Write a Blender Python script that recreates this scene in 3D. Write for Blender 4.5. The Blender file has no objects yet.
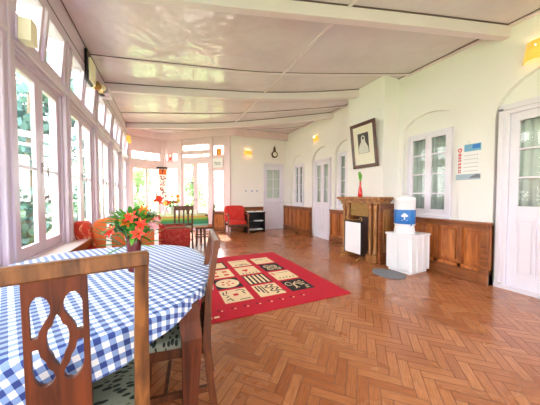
import bpy, math, random
from mathutils import Vector, Matrix, noise
random.seed(7)
D = bpy.data
scn = bpy.context.scene
COL = scn.collection
PI = math.pi
R = math.radians

# ------------------------------------------------------------------ materials
def newmat(name):
    m = D.materials.new(name); m.use_nodes = True
    nt = m.node_tree
    b = nt.nodes['Principled BSDF']
    return m, nt, b

def srgb(r, g, b):
    f = lambda c: (c/255)/12.92 if c/255 <= .04045 else ((c/255+.055)/1.055)**2.4
    return (f(r), f(g), f(b), 1)

def plain(name, rgb, rough=.5, metal=0, var=.06, scale=6, bump=0, coat=0, bscale=None, spec=.5):
    """a procedural material: base colour with a soft noise variation and optional bump"""
    m, nt, b = newmat(name)
    L = nt.links.new
    tc = nt.nodes.new('ShaderNodeTexCoord')
    no = nt.nodes.new('ShaderNodeTexNoise'); no.inputs['Scale'].default_value = scale; no.inputs['Detail'].default_value = 5
    L(tc.outputs['Object'], no.inputs['Vector'])
    mx = nt.nodes.new('ShaderNodeMix'); mx.data_type = 'RGBA'
    c = srgb(*rgb)
    mx.inputs[6].default_value = tuple(max(0, v*(1-var)) for v in c[:3])+(1,)
    mx.inputs[7].default_value = tuple(min(1, v*(1+var)) for v in c[:3])+(1,)
    L(no.outputs['Fac'], mx.inputs[0]); L(mx.outputs[2], b.inputs['Base Color'])
    b.inputs['Roughness'].default_value = rough; b.inputs['Metallic'].default_value = metal
    b.inputs['Coat Weight'].default_value = coat; b.inputs['Specular IOR Level'].default_value = spec
    if bump:
        n2 = nt.nodes.new('ShaderNodeTexNoise'); n2.inputs['Scale'].default_value = bscale or scale*4; n2.inputs['Detail'].default_value = 4
        L(tc.outputs['Object'], n2.inputs['Vector'])
        bp = nt.nodes.new('ShaderNodeBump'); bp.inputs['Strength'].default_value = bump; bp.inputs['Distance'].default_value = .02
        L(n2.outputs['Fac'], bp.inputs['Height']); L(bp.outputs[0], b.inputs['Normal'])
    return m

def wood(name, c1, c2, rough=.35, scale=(3, 3, 30), coat=.2, dist=3):
    """grain streaks; scale is small along the grain axis"""
    m, nt, b = newmat(name); L = nt.links.new
    tc = nt.nodes.new('ShaderNodeTexCoord'); mp = nt.nodes.new('ShaderNodeMapping'); mp.inputs['Scale'].default_value = scale
    L(tc.outputs['Object'], mp.inputs[0])
    no = nt.nodes.new('ShaderNodeTexNoise'); no.inputs['Scale'].default_value = 2.2; no.inputs['Detail'].default_value = 8
    no.inputs['Distortion'].default_value = dist*.3
    L(mp.outputs[0], no.inputs['Vector'])
    cr = nt.nodes.new('ShaderNodeValToRGB'); e = cr.color_ramp.elements
    e[0].position = .32; e[0].color = srgb(*c1); e[1].position = .68; e[1].color = srgb(*c2)
    L(no.outputs['Fac'], cr.inputs[0]); L(cr.outputs[0], b.inputs['Base Color'])
    b.inputs['Roughness'].default_value = rough; b.inputs['Coat Weight'].default_value = coat; b.inputs['Coat Roughness'].default_value = .2
    return m

def glassmat(name, tint=(1, 1, 1), refl=.08):
    m = D.materials.new(name); m.use_nodes = True; nt = m.node_tree; nt.nodes.clear(); L = nt.links.new
    o = nt.nodes.new('ShaderNodeOutputMaterial'); t = nt.nodes.new('ShaderNodeBsdfTransparent'); g = nt.nodes.new('ShaderNodeBsdfGlossy')
    t.inputs[0].default_value = (*tint, 1); g.inputs['Roughness'].default_value = .02
    lw = nt.nodes.new('ShaderNodeLayerWeight'); lw.inputs[0].default_value = .5
    pw = nt.nodes.new('ShaderNodeMath'); pw.operation = 'POWER'; pw.inputs[1].default_value = 4.5; L(lw.outputs['Facing'], pw.inputs[0])
    fr = nt.nodes.new('ShaderNodeMath'); fr.operation = 'MULTIPLY_ADD'; fr.inputs[1].default_value = .4; fr.inputs[2].default_value = .03; L(pw.outputs[0], fr.inputs[0])
    mx = nt.nodes.new('ShaderNodeMixShader')
    L(fr.outputs[0], mx.inputs[0]); L(t.outputs[0], mx.inputs[1]); L(g.outputs[0], mx.inputs[2]); L(mx.outputs[0], o.inputs[0])
    return m

M = {}
M['frame'] = plain('lavender_white_paint', (208, 192, 208), .35, var=.05, bump=.05)
M['framewarm'] = plain('rosy_white_paint', (232, 208, 212), .4, var=.05)
M['gapshade'] = plain('joint_shade', (104, 84, 88), .9)  # shadow inside the joints, put in as a dark colour
M['ceil'] = None
M['beam'] = plain('beam_gloss_paint', (228, 216, 224), .5, var=.05, scale=3, bump=.1, bscale=10)
M['wall'] = plain('cream_green_limewash', (241, 239, 236), .7, var=.025, scale=2, bump=.12, bscale=14)
M['wallfar'] = plain('cream_limewash', (246, 241, 236), .7, var=.02, scale=2, bump=.08, bscale=14)
M['glass'] = glassmat('window_glass')
M['doorwhite'] = plain('lilac_door_paint', (233, 229, 240), .32, var=.04, bump=.04)
M['curtaingreen'] = plain('sage_net_curtain', (200, 214, 204), .9, var=.12, scale=10)
M['curtaindark'] = plain('dim_teal_curtain', (176, 194, 186), .9, var=.2, scale=9)
M['wains'] = wood('honey_pine_panel', (142, 72, 30), (204, 124, 58), .35, (7, 7, .9))
M['wainsmid'] = wood('amber_pine_frame', (128, 66, 28), (182, 108, 52), .35, (7, 7, .9))
M['wainsdark'] = wood('brown_pine_panel', (104, 54, 24), (156, 92, 46), .35, (.9, .9, 8))
M['chairwood'] = wood('worn_teak', (72, 40, 18), (142, 90, 46), .45, (14, 3, 3), .1)
M['splat'] = wood('red_brown_teak', (62, 26, 12), (118, 56, 26), .5, (14, 14, 1.4), .08)
M['darkchair'] = wood('dark_teak', (62, 30, 14), (116, 62, 30), .45, (10, 10, 2), .1)
M['mantel'] = wood('carved_oak', (128, 80, 40), (190, 132, 72), .4, (8, 8, 1.2))
M['blond_and_glare'] = plain('pale_wood_and_glare', (222, 205, 196), .3, var=.08)  # pale wood for sills; on chair frames it paints in glare
M['black'] = plain('black_paint', (28, 26, 26), .45)
M['white'] = plain('white_enamel', (240, 241, 246), .35, var=.02)
M['steel'] = plain('brushed_metal', (170, 165, 160), .35, .8)
M['brass'] = plain('dull_brass', (196, 158, 88), .3, .8)
M['greymat'] = plain('grey_rag_mat', (128, 128, 136), .95, var=.2, scale=60, bump=.5)
M['green'] = plain('glossy_leaf', (52, 138, 44), .45, var=.35, scale=8)
M['green2'] = plain('light_leaf', (104, 172, 62), .45, var=.3, scale=8)
M['lily'] = plain('orange_red_petal', (226, 56, 30), .5, var=.25, scale=14)
M['lily2'] = plain('amber_petal', (230, 116, 34), .5, var=.25, scale=14)
M['pink'] = plain('pink_petal', (240, 170, 180), .5, var=.2)
M['yellow'] = plain('yellow_petal', (240, 205, 70), .5, var=.2)
M['maroon'] = plain('maroon_glaze', (104, 34, 34), .2, var=.25, coat=.5)
M['redglass'] = plain('red_glass', (214, 38, 40), .12, var=.15, coat=.6)
M['candle'] = plain('cream_wax', (246, 242, 232), .5)
M['paper'] = plain('white_paper', (240, 240, 240), .7)
M['paperblue'] = plain('pale_blue_paper', (120, 178, 210), .6)
M['paperred'] = plain('red_ink', (214, 50, 66), .6)
M['ink'] = plain('grey_ink', (120, 124, 132), .7)
M['greyblue'] = plain('hazy_landscape_print', (170, 190, 205), .6, var=.15)
M['cream'] = plain('cream_matting', (236, 232, 214), .6)
M['framered'] = wood('mahogany_frame', (58, 18, 10), (100, 40, 24), .3, (6, 6, 6), .4)
M['photo'] = plain('dark_print', (62, 58, 54), .5, var=.35, scale=22)
M['photopale'] = plain('pale_print', (214, 214, 206), .5, var=.15, scale=20)
M['bluelabel'] = plain('blue_band', (48, 122, 200), .35, var=.1)
M['relief'] = plain('carved_relief', (160, 122, 62), .5, var=.5, scale=38, bump=1.0, bscale=38)
M['trunk'] = plain('bark', (120, 104, 84), .9, var=.3)
M['grass'] = plain('lawn', (150, 170, 110), .95, var=.3, scale=3)
M['terra'] = plain('terracotta', (170, 96, 62), .8)
M['hearth'] = plain('dark_hearth', (62, 40, 38), .5)
M['rose'] = plain('pink_card', (236, 170, 172), .6)
M['orangecard'] = plain('orange_card', (238, 156, 66), .6)
M['shadecream'] = None

def emat(name, rgb, strength):
    m, nt, b = newmat(name)
    c = srgb(*rgb); b.inputs['Base Color'].default_value = c
    b.inputs['Emission Color'].default_value = c; b.inputs['Emission Strength'].default_value = strength
    no = nt.nodes.new('ShaderNodeTexNoise'); no.inputs['Scale'].default_value = 3
    return m
M['shadelit'] = emat('lit_amber_shade', (236, 172, 72), .4)
M['shadecream'] = plain('cream_shade', (246, 240, 206), .5)
M['bulb'] = emat('glowing_bulb', (255, 226, 170), 14)

# glossy, slightly wavy painted ceiling boards
def ceil_mat():
    m, nt, b = newmat('rosy_gloss_ceiling'); L = nt.links.new
    tc = nt.nodes.new('ShaderNodeTexCoord')
    n1 = nt.nodes.new('ShaderNodeTexNoise'); n1.inputs['Scale'].default_value = 1.3; n1.inputs['Detail'].default_value = 4
    L(tc.outputs['Object'], n1.inputs['Vector'])
    cr = nt.nodes.new('ShaderNodeValToRGB'); e = cr.color_ramp.elements
    e[0].position = .3; e[0].color = srgb(212, 202, 212); e[1].position = .75; e[1].color = srgb(230, 222, 230)
    L(n1.outputs['Fac'], cr.inputs[0]); L(cr.outputs[0], b.inputs['Base Color'])
    n2 = nt.nodes.new('ShaderNodeTexNoise'); n2.inputs['Scale'].default_value = 3.0; n2.inputs['Detail'].default_value = 2
    L(tc.outputs['Object'], n2.inputs['Vector'])
    bp = nt.nodes.new('ShaderNodeBump'); bp.inputs['Strength'].default_value = .4; bp.inputs['Distance'].default_value = .05
    L(n2.outputs['Fac'], bp.inputs['Height']); L(bp.outputs[0], b.inputs['Normal'])
    b.inputs['Roughness'].default_value = .15; b.inputs['Specular IOR Level'].default_value = .8
    return m
M['ceil'] = ceil_mat()

def floor_mat():
    m, nt, b = newmat('herringbone_parquet'); L = nt.links.new; N = nt.nodes.new
    at = N('ShaderNodeAttribute'); at.attribute_name = 'tone'
    uv = N('ShaderNodeUVMap'); uv.uv_map = 'plank'
    cr = N('ShaderNodeValToRGB'); e = cr.color_ramp.elements
    e[0].position = 0; e[0].color = srgb(178, 106, 62); e[1].position = 1; e[1].color = srgb(206, 136, 88)
    k = e.new(.5); k.color = srgb(193, 121, 73)
    L(at.outputs['Fac'], cr.inputs[0])
    mp = N('ShaderNodeMapping'); mp.inputs['Scale'].default_value = (6, 60, 1)
    L(uv.outputs[0], mp.inputs[0])
    no = N('ShaderNodeTexNoise'); no.inputs['Scale'].default_value = 1.6; no.inputs['Detail'].default_value = 6
    L(mp.outputs[0], no.inputs['Vector'])
    gr = N('ShaderNodeValToRGB'); g = gr.color_ramp.elements
    g[0].position = .34; g[0].color = (.66, .6, .55, 1); g[1].position = .62; g[1].color = (1, 1, 1, 1)
    L(no.outputs['Fac'], gr.inputs[0])
    mul = N('ShaderNodeMix'); mul.data_type = 'RGBA'; mul.blend_type = 'MULTIPLY'; mul.inputs[0].default_value = .8
    L(cr.outputs[0], mul.inputs[6]); L(gr.outputs[0], mul.inputs[7])
    tc = N('ShaderNodeTexCoord')
    st = N('ShaderNodeTexNoise'); st.inputs['Scale'].default_value = 1.1; st.inputs['Detail'].default_value = 5
    L(tc.outputs['Object'], st.inputs['Vector'])
    sr = N('ShaderNodeValToRGB'); s = sr.color_ramp.elements
    s[0].position = .35; s[0].color = (.86, .82, .78, 1); s[1].position = .6; s[1].color = (1, 1, 1, 1)
    L(st.outputs['Fac'], sr.inputs[0])
    mul2 = N('ShaderNodeMix'); mul2.data_type = 'RGBA'; mul2.blend_type = 'MULTIPLY'; mul2.inputs[0].default_value = 1
    L(mul.outputs[2], mul2.inputs[6]); L(sr.outputs[0], mul2.inputs[7])
    L(mul2.outputs[2], b.inputs['Base Color'])
    rr = N('ShaderNodeMapRange'); rr.inputs[3].default_value = .2; rr.inputs[4].default_value = .36
    L(st.outputs['Fac'], rr.inputs[0]); L(rr.outputs[0], b.inputs['Roughness'])
    bp = N('ShaderNodeBump'); bp.inputs['Strength'].default_value = .06; bp.inputs['Distance'].default_value = .01
    L(no.outputs['Fac'], bp.inputs['Height']); L(bp.outputs[0], b.inputs['Normal'])
    b.inputs['Coat Weight'].default_value = .35; b.inputs['Coat Roughness'].default_value = .16
    return m
M['floor'] = floor_mat()
M['groove'] = plain('parquet_groove', (110, 60, 34), .7)

def gingham():
    m, nt, b = newmat('blue_gingham'); L = nt.links.new; N = nt.nodes.new
    uv = N('ShaderNodeUVMap'); uv.uv_map = 'cloth'
    sp = N('ShaderNodeSeparateXYZ'); L(uv.outputs[0], sp.inputs[0])
    def stripe(o):
        a = N('ShaderNodeMath'); a.operation = 'MULTIPLY'; a.inputs[1].default_value = 1/.04; L(o, a.inputs[0])
        f = N('ShaderNodeMath'); f.operation = 'FRACT'; L(a.outputs[0], f.inputs[0])
        g = N('ShaderNodeMath'); g.operation = 'GREATER_THAN'; g.inputs[1].default_value = .5; L(f.outputs[0], g.inputs[0])
        return g.outputs[0]
    s = N('ShaderNodeMath'); s.operation = 'ADD'; L(stripe(sp.outputs[0]), s.inputs[0]); L(stripe(sp.outputs[1]), s.inputs[1])
    h = N('ShaderNodeMath'); h.operation = 'MULTIPLY'; h.inputs[1].default_value = .5; L(s.outputs[0], h.inputs[0])
    cr = N('ShaderNodeValToRGB'); cr.color_ramp.interpolation = 'CONSTANT'; e = cr.color_ramp.elements
    e[0].position = 0; e[0].color = srgb(246, 247, 252); e[1].position = .75; e[1].color = srgb(44, 66, 138)
    k = e.new(.25); k.color = srgb(136, 164, 214)
    L(h.outputs[0], cr.inputs[0]); L(cr.outputs[0], b.inputs['Base Color'])
    b.inputs['Roughness'].default_value = .85; b.inputs['Sheen Weight'].default_value = .2
    return m
M['gingham'] = gingham()

def seatfab():
    m, nt, b = newmat('leafy_green_upholstery'); L = nt.links.new; N = nt.nodes.new
    tc = N('ShaderNodeTexCoord'); mp = N('ShaderNodeMapping'); mp.inputs['Scale'].default_value = (1, 2.1, 1); mp.inputs['Rotation'].default_value = (0, 0, .6)
    L(tc.outputs['Object'], mp.inputs[0])
    v = N('ShaderNodeTexVoronoi'); v.inputs['Scale'].default_value = 24; L(mp.outputs[0], v.inputs['Vector'])
    cr = N('ShaderNodeValToRGB'); e = cr.color_ramp.elements
    e[0].position = .36; e[0].color = srgb(42, 54, 52); e[1].position = .44; e[1].color = srgb(150, 158, 142)
    L(v.outputs['Distance'], cr.inputs[0]); L(cr.outputs[0], b.inputs['Base Color']); b.inputs['Roughness'].default_value = .85
    return m
M['seatfab'] = seatfab()

def swirl(name, c1, c2, scale=7):
    m, nt, b = newmat(name); L = nt.links.new; N = nt.nodes.new
    tc = N('ShaderNodeTexCoord'); no = N('ShaderNodeTexNoise'); no.inputs['Scale'].default_value = scale; no.inputs['Detail'].default_value = 1.5; no.inputs['Distortion'].default_value = 2.2
    L(tc.outputs['Object'], no.inputs['Vector'])
    cr = N('ShaderNodeValToRGB'); e = cr.color_ramp.elements
    e[0].position = .47; e[0].color = srgb(*c1); e[1].position = .53; e[1].color = srgb(*c1)
    k = e.new(.5); k.color = srgb(*c2)
    L(no.outputs['Fac'], cr.inputs[0]); L(cr.outputs[0], b.inputs['Base Color']); b.inputs['Roughness'].default_value = .8
    return m
M['rust'] = swirl('rust_scroll_fabric', (186, 46, 22), (232, 178, 130), 6)
M['redfab'] = swirl('crimson_floral_fabric', (160, 26, 26), (206, 110, 84), 14)
M['orangefab'] = plain('burnt_orange_fabric', (218, 106, 48), .8, var=.12)
M['scarlet'] = swirl('scarlet_fabric', (206, 38, 32), (228, 96, 72), 12)

def stripecloth():
    m, nt, b = newmat('striped_table_fabric'); L = nt.links.new; N = nt.nodes.new
    tc = N('ShaderNodeTexCoord'); sp = N('ShaderNodeSeparateXYZ'); L(tc.outputs['Object'], sp.inputs[0])
    mr = N('ShaderNodeMapRange'); mr.inputs[1].default_value = .46; mr.inputs[2].default_value = .765; L(sp.outputs[2], mr.inputs[0])
    cr = N('ShaderNodeValToRGB'); cr.color_ramp.interpolation = 'CONSTANT'; e = cr.color_ramp.elements
    e[0].position = 0; e[0].color = srgb(214, 150, 110); e[1].position = .9; e[1].color = srgb(206, 214, 160)
    for p, c in ((.12, (150, 196, 176)), (.28, (66, 156, 118)), (.5, (96, 166, 80)), (.66, (176, 200, 90)), (.78, (226, 170, 90))):
        k = e.new(p); k.color = srgb(*c)
    L(mr.outputs[0], cr.inputs[0]); L(cr.outputs[0], b.inputs['Base Color']); b.inputs['Roughness'].default_value = .8
    return m
M['stripecloth'] = stripecloth()

def leafmat(name, c1, c2):
    m, nt, b = newmat(name); L = nt.links.new; N = nt.nodes.new
    gi = N('ShaderNodeNewGeometry'); cr = N('ShaderNodeValToRGB'); e = cr.color_ramp.elements
    e[0].color = srgb(*c1); e[1].color = srgb(*c2)
    L(gi.outputs['Random Per Island'], cr.inputs[0]); L(cr.outputs[0], b.inputs['Base Color']); b.inputs['Roughness'].default_value = .6
    tr = N('ShaderNodeBsdfTranslucent'); L(cr.outputs[0], tr.inputs[0]); mx = N('ShaderNodeMixShader'); mx.inputs[0].default_value = .2
    L(b.outputs[0], mx.inputs[1]); L(tr.outputs[0], mx.inputs[2]); L(mx.outputs[0], nt.nodes['Material Output'].inputs[0])
    return m
M['leafA'] = leafmat('treeleaf_bluegreen', (30, 70, 72), (104, 148, 140))
M['leafC'] = leafmat('treeleaf_pale', (110, 150, 100), (196, 216, 160))
M['leafB'] = leafmat('treeleaf_green', (54, 92, 40), (150, 178, 92))
M['rugred'] = plain('crimson_wool', (196, 18, 44), .95, var=.1, scale=40, bump=.3)
M['rugcream'] = plain('cream_wool', (234, 206, 164), .95, var=.06, scale=40)
M['rugblack'] = plain('black_wool', (30, 22, 26), .95)
M['tile_red'] = plain('red_wool_motif', (206, 40, 48), .95)

# ------------------------------------------------------------------ mesh builder
class MB:
    def __init__(s): s.v = []; s.f = []; s.m = []; s.mats = []; s.T = Matrix.Identity(4); s.smooth = []
    def mi(s, mat):
        if mat not in s.mats: s.mats.append(mat)
        return s.mats.index(mat)
    def add(s, vs, fs, mat, smooth=False):
        o = len(s.v); i = s.mi(mat)
        s.v += [tuple(s.T @ Vector(p)) for p in vs]
        for f in fs: s.f.append(tuple(o+k for k in f)); s.m.append(i); s.smooth.append(smooth)
        return s
    def box(s, x0, x1, y0, y1, z0, z1, mat, bev=0):
        x0, x1 = min(x0, x1), max(x0, x1); y0, y1 = min(y0, y1), max(y0, y1); z0, z1 = min(z0, z1), max(z0, z1)
        if bev:
            b = min(bev, (x1-x0)*.45, (y1-y0)*.45, (z1-z0)*.45)
            vs = []; 
            for (X, sx) in ((x0, 1), (x1, -1)):
                for (Y, sy) in ((y0, 1), (y1, -1)):
                    for (Z, sz) in ((z0, 1), (z1, -1)):
                        vs += [(X, Y+sy*b, Z+sz*b), (X+sx*b, Y, Z+sz*b), (X+sx*b, Y+sy*b, Z)]
            c = lambda i, j, k, a: ((i*2+j)*2+k)*3+a
            fs = []
            for i in (0, 1): fs.append([c(i, 0, 0, 0), c(i, 1, 0, 0), c(i, 1, 1, 0), c(i, 0, 1, 0)][::(-1 if i == 0 else 1)])
            for j in (0, 1): fs.append([c(0, j, 0, 1), c(1, j, 0, 1), c(1, j, 1, 1), c(0, j, 1, 1)][::(1 if j == 0 else -1)])
            for k in (0, 1): fs.append([c(0, 0, k, 2), c(1, 0, k, 2), c(1, 1, k, 2), c(0, 1, k, 2)][::(-1 if k == 0 else 1)])
            for i in (0, 1):
                for j in (0, 1):
                    q = [c(i, j, 0, 0), c(i, j, 0, 1), c(i, j, 1, 1), c(i, j, 1, 0)]; fs.append(q if (i+j) % 2 else q[::-1])
                for k in (0, 1):
                    q = [c(i, 0, k, 0), c(i, 0, k, 2), c(i, 1, k, 2), c(i, 1, k, 0)]; fs.append(q[::-1] if (i+k) % 2 else q)
            for j in (0, 1):
                for k in (0, 1):
                    q = [c(0, j, k, 1), c(0, j, k, 2), c(1, j, k, 2), c(1, j, k, 1)]; fs.append(q if (j+k) % 2 else q[::-1])
            for i in (0, 1):
                for j in (0, 1):
                    for k in (0, 1):
                        q = [c(i, j, k, 0), c(i, j, k, 1), c(i, j, k, 2)]; fs.append(q if (i+j+k) % 2 else q[::-1])
            return s.add(vs, fs, mat)
        vs = [(x, y, z) for x in (x0, x1) for y in (y0, y1) for z in (z0, z1)]
        return s.add(vs, [(0, 1, 3, 2), (4, 6, 7, 5), (0, 4, 5, 1), (2, 3, 7, 6), (0, 2, 6, 4), (1, 5, 7, 3)], mat)
    def beam(s, p, q, w, h, mat, up=(0, 0, 1)):
        """box along p-q with width w (sideways) and height h (towards up)"""
        p, q = Vector(p), Vector(q); d = (q-p).normalized(); side = d.cross(Vector(up)).normalized(); u = side.cross(d)
        vs = []
        for c in (p, q):
            for a, b in ((-1, -1), (1, -1), (1, 1), (-1, 1)): vs.append(tuple(c+side*a*w/2+u*b*h/2))
        return s.add(vs, [(0, 3, 2, 1), (4, 5, 6, 7), (0, 1, 5, 4), (1, 2, 6, 5), (2, 3, 7, 6), (3, 0, 4, 7)], mat)
    def tube(s, pts, r, mat, n=10, cap=True):
        pts = [Vector(p) for p in pts]; rs = r if isinstance(r, (list, tuple)) else [r]*len(pts)
        vs = []; ref = None
        for i, p in enumerate(pts):
            d = (pts[min(i+1, len(pts)-1)]-pts[max(i-1, 0)]).normalized()
            if ref is None: ref = Vector((0, 0, 1)) if abs(d.z) < .9 else Vector((1, 0, 0))
            a = d.cross(ref).normalized(); b = a.cross(d).normalized(); ref = b
            for k in range(n):
                t = 2*PI*k/n; vs.append(tuple(p+(a*math.cos(t)+b*math.sin(t))*rs[i]))
        fs = []
        for i in range(len(pts)-1):
            for k in range(n): fs.append((i*n+k, i*n+(k+1) % n, (i+1)*n+(k+1) % n, (i+1)*n+k))
        if cap: fs.append(tuple(range(n))[::-1]); fs.append(tuple(range((len(pts)-1)*n, len(pts)*n)))
        return s.add(vs, fs, mat, True)
    def sweep(s, pts, ws, hs, mat, side=(0, 1, 0)):
        """rectangular bar following pts; ws along `side`, hs across"""
        pts = [Vector(p) for p in pts]; sd = Vector(side); vs = []
        for i, p in enumerate(pts):
            d = (pts[min(i+1, len(pts)-1)]-pts[max(i-1, 0)]).normalized(); u = sd.cross(d).normalized()
            w = ws[i] if isinstance(ws, (list, tuple)) else ws; h = hs[i] if isinstance(hs, (list, tuple)) else hs
            for a, b in ((-1, -1), (1, -1), (1, 1), (-1, 1)): vs.append(tuple(p+sd*a*w/2+u*b*h/2))
        fs = []
        for i in range(len(pts)-1):
            for k in range(4): fs.append((i*4+k, i*4+(k+1) % 4, (i+1)*4+(k+1) % 4, (i+1)*4+k))
        n = len(pts)-1; fs += [(3, 2, 1, 0), (n*4, n*4+1, n*4+2, n*4+3)]
        return s.add(vs, fs, mat)
    def lathe(s, prof, mat, c=(0, 0, 0), n=24):
        vs = []; 
        for r, z in prof:
            for k in range(n): t = 2*PI*k/n; vs.append((c[0]+r*math.cos(t), c[1]+r*math.sin(t), c[2]+z))
        fs = []
        for i in range(len(prof)-1):
            for k in range(n): fs.append((i*n+k, i*n+(k+1) % n, (i+1)*n+(k+1) % n, (i+1)*n+k))
        fs.append(tuple(range(n))[::-1]); fs.append(tuple(range((len(prof)-1)*n, len(prof)*n)))
        return s.add(vs, fs, mat, True)
    def prism(s, poly, z0, z1, mat, axis='z', smooth=False):
        """extrude polygon (a,b) along an axis"""
        mp = {'z': lambda a, b, c: (a, b, c), 'y': lambda a, b, c: (a, c, b), 'x': lambda a, b, c: (c, a, b)}[axis]
        n = len(poly); vs = [mp(a, b, z0) for a, b in poly]+[mp(a, b, z1) for a, b in poly]
        fs = [tuple(range(n))[::-1], tuple(range(n, 2*n))]+[(k, (k+1) % n, (k+1) % n+n, k+n) for k in range(n)]
        return s.add(vs, fs, mat, smooth)
    def ball(s, c, r, mat, nu=12, nv=8, sq=(1, 1, 1)):
        vs = []; fs = []
        for i in range(nv+1):
            ph = PI*i/nv
            for k in range(nu):
                t = 2*PI*k/nu; vs.append((c[0]+r*sq[0]*math.sin(ph)*math.cos(t), c[1]+r*sq[1]*math.sin(ph)*math.sin(t), c[2]+r*sq[2]*math.cos(ph)))
        for i in range(nv):
            for k in range(nu): fs.append((i*nu+k, (i+1)*nu+k, (i+1)*nu+(k+1) % nu, i*nu+(k+1) % nu))
        return s.add(vs, fs, mat, True)
    def cushion(s, x0, x1, y0, y1, z0, z1, mat, puff=.02, n=8):
        """soft box with bulging faces"""
        cx, cy, cz = (x0+x1)/2, (y0+y1)/2, (z0+z1)/2; a, b, c = (x1-x0)/2, (y1-y0)/2, (z1-z0)/2
        vs = []; fs = []; nu, nv = 28, 14; e = .28
        sg = lambda w, p: math.copysign(abs(w)**p, w)
        for i in range(nv+1):
            ph = -PI/2+PI*i/nv
            for k in range(nu):
                t = 2*PI*k/nu
                vs.append((cx+a*sg(math.cos(ph), e)*sg(math.cos(t), e), cy+b*sg(math.cos(ph), e)*sg(math.sin(t), e), cz+c*sg(math.sin(ph), .5)))
        for i in range(nv):
            for k in range(nu): fs.append((i*nu+k, i*nu+(k+1) % nu, (i+1)*nu+(k+1) % nu, (i+1)*nu+k))
        return s.add(vs, fs, mat, True)
    def build(s, name, parent=None, label=None):
        me = D.meshes.new(name); me.from_pydata(s.v, [], s.f)
        for m in s.mats: me.materials.append(m)
        for p, i, sm in zip(me.polygons, s.m, s.smooth): p.material_index = i; p.use_smooth = sm
        me.update()
        o = D.objects.new(name, me); COL.objects.link(o)
        if parent: o.parent = parent
        if label: o['label'] = label
        return o

def tag(o, label=None, cat=None, group=None, kind=None):
    if label: o['label'] = label
    if cat: o['category'] = cat
    if group: o['group'] = group
    if kind: o['kind'] = kind
    return o

def thing(name, label, cat, loc=(0, 0, 0), rz=0, group=None, kind=None):
    o = D.objects.new(name, None); COL.objects.link(o); o.empty_display_size = .1
    o.location = loc; o.rotation_euler = (0, 0, rz)
    return tag(o, label, cat, group, kind)

def copy_tree(o, parent=None):
    c = o.copy(); COL.objects.link(c)
    if parent: c.parent = parent
    for ch in list(o.children): copy_tree(ch, c)
    return c

def struct(name, mb): return tag(mb.build(name), kind='structure')

def box_obj(name, args, mat, parent, bev=0, label=None):
    return MB().box(*args, mat, bev).build(name, parent, label)

RX, LX, CEIL = 3.98, -1.05, 3.32
PA, PB, PC = (-1.05, 8.75), (0.0, 9.25), (1.96, 7.58)

# ------------------------------------------------------------------ floor
def build_floor():
    w, n = .067, 4
    vs, fs, tones, uvs = [], [], [], []
    c, s_ = math.cos(PI/4), math.sin(PI/4)
    g = .035
    def plank(x, y, lx, ly):
        cx, cy = (x+lx/2)*w, (y+ly/2)*w
        X, Y = cx*c-cy*s_+1.4, cx*s_+cy*c+3.4
        if not (-1.3 < X < 4.45 and -2.7 < Y < 9.6): return
        o = len(vs); t = random.random(); u0 = random.random()*9
        for a, b in ((g, g), (lx-g, g), (lx-g, ly-g), (g, ly-g)):
            px, py = (x+a)*w, (y+b)*w
            vs.append((px*c-py*s_+1.4, px*s_+py*c+3.4, 0))
        fs.append((o, o+1, o+2, o+3)); tones.append(t)
        L, W = max(lx, ly)*w, w
        q = [(0, 0), (L, 0), (L, W), (0, W)] if lx > ly else [(0, 0), (0, W), (L, W), (L, 0)]
        uvs.extend([(a+u0, b+u0) for a, b in q])
    for k in range(-120, 121):
        for m in range(-14, 15):
            plank(k+m*2*n, k, n, 1); plank(k+m*2*n, k+1, 1, n)
    me = D.meshes.new('floor')
    o = len(vs); vs += [(-1.3, -2.7, -.0012), (4.45, -2.7, -.0012), (4.45, 9.6, -.0012), (-1.3, 9.6, -.0012),
                        (-1.3, -2.7, -.12), (4.45, -2.7, -.12), (4.45, 9.6, -.12), (-1.3, 9.6, -.12)]
    ex = [(o, o+1, o+2, o+3), (o+4, o+7, o+6, o+5), (o, o+4, o+5, o+1), (o+1, o+5, o+6, o+2), (o+2, o+6, o+7, o+3), (o+3, o+7, o+4, o)]
    me.from_pydata(vs, [], fs+ex)
    me.materials.append(M['floor']); me.materials.append(M['groove'])
    for p in me.polygons: p.material_index = 0 if p.index < len(fs) else 1
    at = me.attributes.new('tone', 'FLOAT', 'FACE'); at.data.foreach_set('value', tones+[0]*6)
    uv = me.uv_layers.new(name='plank')
    flat = [x for q in uvs for x in q]+[0]*(6*4*2); uv.data.foreach_set('uv', flat)
    ob = D.objects.new('floor', me); COL.objects.link(ob); ob['kind'] = 'structure'
build_floor()

struct('ceiling', MB().box(-1.3, 4.4, -2.7, 9.6, CEIL, CEIL+.1, M['ceil']))

# beams (slightly bowed in plan, fanning towards the bay) and battens
def ribbon(name, pts, z0, z1, w, mat, gapshade=False):
    mb = MB(); n = len(pts)
    P = [Vector((x, y)) for x, y in pts]
    # smooth through the points
    Q = []
    for i in range(n-1):
        p0 = P[max(i-1, 0)]; p1 = P[i]; p2 = P[i+1]; p3 = P[min(i+2, n-1)]
        for k in range(4):
            t = k/4; Q.append(.5*((2*p1)+(p2-p0)*t+(2*p0-5*p1+4*p2-p3)*t*t+(3*p1-p0-3*p2+p3)*t**3))
    Q.append(P[-1]); vs = []
    for i, p in enumerate(Q):
        d = (Q[min(i+1, len(Q)-1)]-Q[max(i-1, 0)]).normalized(); nn = Vector((-d.y, d.x))
        for a, z in ((0, z0), (1, z0), (1, z1), (0, z1)): q = p+nn*(a*w); vs.append((q.x, q.y, z))
    fs = []
    for i in range(len(Q)-1):
        for k in range(4): fs.append((i*4+k, i*4+(k+1) % 4, (i+1)*4+(k+1) % 4, (i+1)*4+k))
    m = (len(Q)-1)*4; fs += [(3, 2, 1, 0), (m, m+1, m+2, m+3)]
    mb.add(vs, fs, mat)
    return mb
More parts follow.
